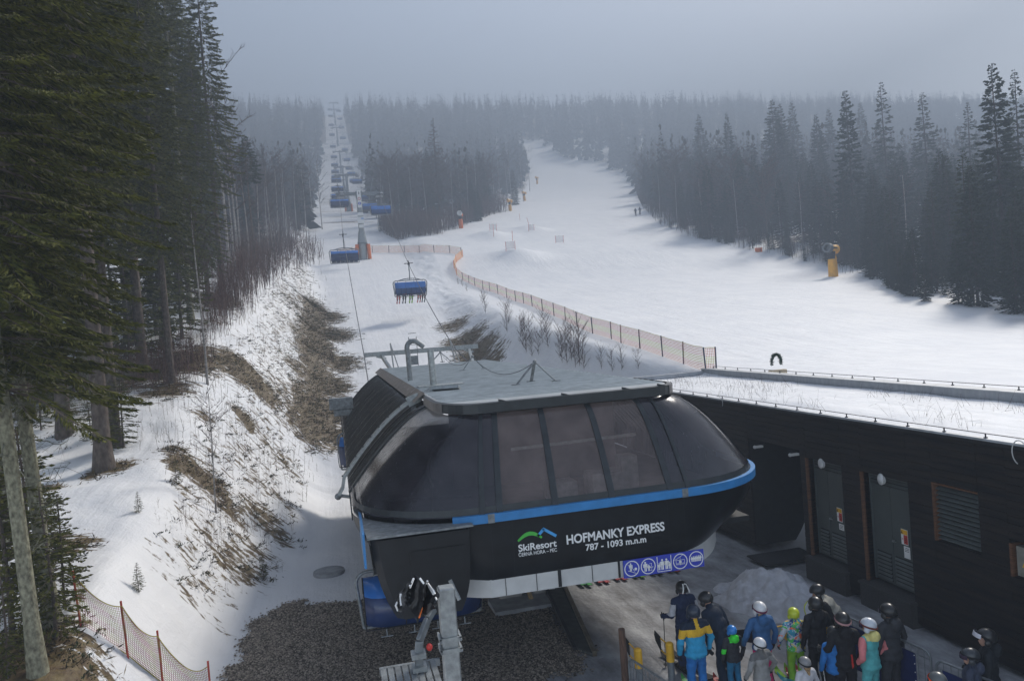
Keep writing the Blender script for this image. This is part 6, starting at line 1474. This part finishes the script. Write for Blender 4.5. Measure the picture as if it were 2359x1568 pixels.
def gate(label, cap_uv, ends, rise=1.05):
    p = at_Z(cap_uv[0], cap_uv[1], .12+rise); zg = h1(p.x, p.y); t = empty('queue_gate', (p.x, p.y, zg), 0, label, 'gate', 'yellow queue gates'); top = p.z-zg
    mb = MB(); mb.tube([(0,0,-.1),(0,0,top-.35)], .065, 12); mb.obj('post', M['barrier'], t, smooth=True)
    mb = MB(); mb.tube([(0,0,top-.35),(0,0,top-.03),(0,0,top)], .075, 12, radii=[.075,.075,.05]); mb.obj('cap', M['yellow'], t, smooth=True)
    for e_ in ends:
        q = at_Z(e_[0], e_[1], p.z-.02); d = Vector((q.x-p.x, q.y-p.y, 0)); L = d.length; d.normalize()
        for z in (top-.07, top-.30):
            mb = MB(); mb.tube([(0,0,z), d*(L*.62)+Vector((0,0,z+.0))], .014, 6); mb.obj('arm', M['yellow'], t)
        a_ = d*(L*.60); b_ = d*L; n2 = Vector((-d.y, d.x, 0))*.012
        mb = MB(); mb.prism([a_+Vector((0,0,top-.33)), a_+Vector((0,0,top-.03)), b_+Vector((0,0,top+.0)), b_+d*.03+Vector((0,0,top-.10)), b_*.97+Vector((0,0,top-.20))], n2); mb.obj('paddle', M['blackmat'], t, bevel=.004)
    return t
gate('yellow capped gate post beside the wooden post', (1468,1492), [(1436,1462)]); gate('yellow capped gate post left of the yellow and blue jacket', (1541,1478), [(1508,1452)])
gate('yellow gate post beside the patterned jacket with an arm reaching left', (1814,1430), [(1690,1452)]); gate('yellow gate arm half hidden right of the patterned jacket', (1900,1418), [(1838,1432)])
# snow heap, lumps
def heap(name, label, cx, cy, rx, ry, hh, seed, rz=0, m_='heap'):
    g_ = np.linspace(-1.25, 1.25, 130); X, Y = np.meshgrid(g_, g_); c, s = math.cos(rz), math.sin(rz); WX = cx+X*rx*c-Y*ry*s; WY = cy+X*rx*s+Y*ry*c
    rr = np.sqrt(X**2+Y**2)+fbm(X*2+seed, Y*2, seed, 3)*.5; Z = hh*ss(1.05-rr)*(1+.5*fbm(X*1.5+4, Y*1.5, seed+5))+fbm(WX*3.2, WY*3.2, seed+9, 5)*.55*hh*ss((1.05-rr)*3)-.05*ss((rr-.85)*5)
    Zb = H(WX, WY); V = np.stack([WX.ravel(), WY.ravel(), (Zb+Z).ravel()], 1); id_ = np.arange(X.size).reshape(X.shape)
    Fq = np.stack([id_[:-1,:-1].ravel(), id_[:-1,1:].ravel(), id_[1:,1:].ravel(), id_[1:,:-1].ravel()], 1)
    keep = (Z > -.03).ravel()[Fq].any(1)
    tag(link(name, arr_mesh(name, V, Fq[keep], M[m_], smooth=True)), label, 'snow pile')
q = at_Z(1745, 1372, .25); heap('snow_pile', 'lumpy grey snow pile between the queue and the black building', q.x+.40, q.y-.1, 1.2, 1.9, .85, 3, R(8))
q = at_Z(1345, 1600, .3); M['heap2'] = mat('pale_snow_lump', (.62,.62,.62), .75, 0, .12, 4, .5, 12); heap('snow_pile', 'rounded clean snow lump at the bottom edge left of the wooden post', q.x, q.y-.05, .95, .55, .42, 8, 0, 'heap2')
q = at_Z(1700, 1300, .1)
# slanting plank and rubber mat by the ramp, manhole like lid on the snow path
a = at_Z(1296, 1345, .12); b = at_Z(1370, 1510, .14); mb = MB(); mb.bar(a+Vector((0,0,.05)), b+Vector((0,0,.04)), .09, .14); tag(mb.obj('edge_board', mat('old_board', (.10,.08,.05), .85, 0, .4, 4, .3, 20, col2=(.2,.17,.12))), 'weathered board edging the packed snow ramp', 'board')
c_a = at_Z(1258, 1350, .12); c_b = at_Z(1330, 1500, .12)
mb = MB(); mb.prism([c_a+Vector((0,0,.0)), c_b, b+Vector((-.05,0,-.02)), a+Vector((-.05,0,-.02))], (0,0,.09)); tag(mb.obj('rubber_mat', mat('rubber_mat', (.05,.055,.05), .8, 0, .3, 6, .3, 30)), 'grey green wedge shaped mat between the gravel and the board', 'mat')
mb = MB(); mb.bar(c_a+Vector((-.05,0,.06)), c_b+Vector((-.05,0,.05)), .08, .12); tag(mb.obj('edge_beam', M['rubber']), 'dark beam along the gravel side of the wedge mat', 'beam')
q = ground(758, 1320, 10, 60); mb = MB(); mb.tube([(q.x-.0,q.y,q.z-.1),(q.x,q.y,q.z+.10)], .48, 18); mb.tube([(q.x,q.y,q.z+.10),(q.x,q.y,q.z+.12)], .40, 18); tag(mb.obj('manhole_ring', M['concrete']), 'round dark concrete ring lying in the snow left of the station', 'concrete ring')
mb = MB(); q = at_Z(1760, 1290, .15); mb.box(q.x-.2, q.x+1.5, q.y-.4, q.y+.6, .12, .16); tag(mb.obj('door_mat', M['rubber']), 'black rubber mat on the ground behind the snow pile', 'mat')
# ------------------------------------------------------------------ camera mast with torn banner, in the foreground
YM = 7.3; tp = at_Y(1026, 1350, YM); zt = tp.z; xm = tp.x; zg = h1(xm, YM)
t = empty('steel_mast', (xm, YM, zg), 0, 'square galvanised steel mast in the foreground with two clamps', 'mast')
def mp_(mb, name, m_, **k): mb.v = [(x-xm, y-YM, z-zg) for x, y, z in mb.v]; return mb.obj(name, m_, t, **k)
mb = MB(); mb.box(xm-.078, xm+.078, YM-.078, YM+.078, zg-.1, zt); mp_(mb, 'post', M['galv'], bevel=.012)
for z in (at_Y(1030, 1465, YM).z, at_Y(1032, 1490, YM).z):
    mb = MB(); mb.box(xm-.105, xm+.105, YM-.10, YM-.082, z-.022, z+.022); mb.box(xm-.105, xm-.085, YM-.1, YM+.1, z-.02, z+.02); mb.box(xm+.085, xm+.105, YM-.1, YM+.1, z-.02, z+.02); o = mp_(mb, 'clamp', M['galv'])
    for s in (-1, 1): mb = MB(); mb.tube([(xm+s*.095, YM-.12, z), (xm+s*.095, YM-.09, z)], .012, 8); o2 = mp_(mb, 'bolt', M['galv_dull']); o2.parent = o
a0 = at_Y(985, 1425, 7.1); a1 = at_Y(966, 1475, 7.0); a2 = at_Y(964, 1510, 7.0); a3 = at_Y(975, 1640, 7.0); tt = at_Y(1000, 1400, 7.2)
mb = MB(); 
mb.bar(tt, a0, .045, .07); mb.bar(a0, a1, .045, .075); mb.bar(a1, a2, .045, .075); mb.bar(a2, a3, .05, .075); mp_(mb, 'bracket_arm', M['galv_dull'], bevel=.006)
for z in (a2.z+.02, a2.z-.10):
    mb = MB(); mb.box(a2.x-.065, a2.x+.065, 6.93, 7.06, z-.022, z+.022); mp_(mb, 'arm_clamp', M['galv'])
mb = MB(); mb.ball((a1.x+.085, 7.0, a1.z-.07), (.03,.03,.035), 8, 6); mp_(mb, 'orange_knob', M['red'])
g0 = at_Y(930, 1562, 6.9); mb = MB()
for k in range(8): mb.box(g0.x-.19+.065*k, g0.x-.14+.065*k, 6.6, 7.2, g0.z-.02, g0.z+.01)
mb.box(g0.x-.2, g0.x+.36, 6.6, 6.64, g0.z-.05, g0.z+.012); mb.box(g0.x-.2, g0.x+.36, 7.16, 7.2, g0.z-.05, g0.z+.012); mp_(mb, 'grating_step', M['galv_dull'])
# crumpled black banner with white letter scraps, tied to the mast
bx = [(915,1405),(925,1375),(938,1345),(962,1332),(1000,1345),(1012,1365),(1008,1392),(985,1402),(975,1378),(968,1410),(962,1420),(940,1405)]
t3 = empty('torn_banner', tuple(tt), 0, 'crumpled black banner with white letter scraps tied to the mast', 'banner')
cols_n, rows_n = 26, 16; P = []
for i in range(cols_n+1):
    s = i/cols_n; row = []
    for j in range(rows_n+1):
        r_ = j/rows_n; topv = np.interp(s, [0,.25,.5,.75,1], [1378,1338,1327,1336,1356]); botv = np.interp(s, [0,.2,.42,.5,.72,.85,1], [1408,1385,1408,1424,1412,1395,1388]); u = 914+s*94+3*math.sin(9*r_+s*5)
        q = at_Y(u, topv+(botv-topv)*r_, 7.12); row.append(Vector((q.x, 7.12+.055*math.sin(s*17+r_*3)+.035*math.sin(s*31+r_*7+1)-.03*r_, q.z))-tt)
    P.append(row)
mb = MB(); mb.grid(P); cl_o = mb.obj('cloth', mat('black_vinyl', (.013,.013,.014), .35, 0, .3, 4, .3, 12), t3, smooth=True)
mb = MB()
def on(s, r_, e=.012):
    i = min(int(s*cols_n), cols_n-1); j = min(int(r_*rows_n), rows_n-1); return Vector(P[i][j])+Vector((0,-e,0))
for pts, w_ in ((((.55,.05),(.66,.10),(.78,.16),(.80,.05)), .010), (((.84,.18),(.90,.22),(.92,.34),(.87,.40),(.82,.30),(.84,.18)), .010), (((.10,.12),(.13,.40),(.08,.75)), .012), (((.30,.08),(.34,.22),(.40,.05)), .010), (((.0,.35),(.03,.55),(-.0,.95)), .010), (((.93,.55),(.98,.58)), .008)):
    mb.tube([on(max(0, min(.99, a)), max(0, min(.99, b))) for a, b in pts], w_, 5)
mb.obj('white_letters', M['letter'], t3)
mb = MB(); mb.tube([on(.55,.9,.03), on(.62,.75,.03), on(.68,.85,.03), on(.62,.98,.03)], .008, 5); mb.obj('tie', M['orange'], t3)
# ------------------------------------------------------------------ haze, sky, sun, camera
def haze(x0, x1, y0, y1, z0, z1, dens):
    mb = MB(); mb.box(x0, x1, y0, y1, z0, z1); m = bpy.data.materials.new('haze'); m.use_nodes = True; t = m.node_tree; t.nodes.clear()
    o = t.nodes.new('ShaderNodeOutputMaterial'); v = t.nodes.new('ShaderNodeVolumePrincipled'); v.inputs['Color'].default_value = HAZE_COL; v.inputs['Density'].default_value = dens; v.inputs['Anisotropy'].default_value = HAZE_G
    t.links.new(v.outputs[0], o.inputs['Volume']); tag(mb.obj('haze', m), 'thin grey winter mist filling the valley', 'haze', kind='stuff')
HAZE_COL = (.285, .335, .405, 1); HAZE_G = 0.2
haze(-440, 540, -42, 900, -3.0, 232, HAZE_D if 'HAZE_D' in globals() else .0038)
w = bpy.data.worlds.new('World'); sc.world = w; w.use_nodes = True; N = w.node_tree.nodes; L = w.node_tree.links
AZ = R(40); EL = R(40)           # sun from the right and a little uphill
S = Vector((math.cos(EL)*math.cos(AZ), math.cos(EL)*math.sin(AZ), math.sin(EL)))
sky = N.new('ShaderNodeTexSky'); sky.sky_type = 'NISHITA'; sky.sun_disc = False; sky.sun_elevation = EL; sky.sun_rotation = math.atan2(S.x, S.y); sky.altitude = 800; sky.dust_density = 2.0
hs = N.new('ShaderNodeHueSaturation'); hs.inputs['Saturation'].default_value = .6; L.new(sky.outputs[0], hs.inputs['Color']); bg = N['Background']; L.new(hs.outputs[0], bg.inputs['Color']); bg.inputs['Strength'].default_value = .15
ld = bpy.data.lights.new('sun', 'SUN'); ld.energy = 4.8; ld.angle = R(12); ld.color = (1, .94, .86); lo = bpy.data.objects.new('sun', ld); COL.objects.link(lo)
lo.rotation_euler = S.to_track_quat('Z', 'Y').to_euler()
cam = bpy.data.cameras.new('camera'); cam.sensor_width = 36; cam.lens = 27.0; cam.clip_start = .1; cam.clip_end = 4000
co = bpy.data.objects.new('camera', cam); COL.objects.link(co)
co.matrix_world = Matrix.Translation(O) @ Matrix(((dX.x,dX.y,dX.z),(dY.x,dY.y,dY.z),(dZ.x,dZ.y,dZ.z))).to_4x4()
sc.camera = co
sc.view_settings.view_transform = 'Standard'; sc.view_settings.look = 'None'; sc.view_settings.gamma = 1; sc.view_settings.use_curve_mapping = False
sc.view_settings.exposure = 1.10
sc.render.engine = 'CYCLES'
c = sc.cycles; c.max_bounces = 6; c.diffuse_bounces = 2; c.glossy_bounces = 2; c.transmission_bounces = 2; c.transparent_max_bounces = 10; c.volume_bounces = 1; c.use_denoising = True; c.sample_clamp_indirect = 4
try: c.use_fast_gi = False
except Exception: pass
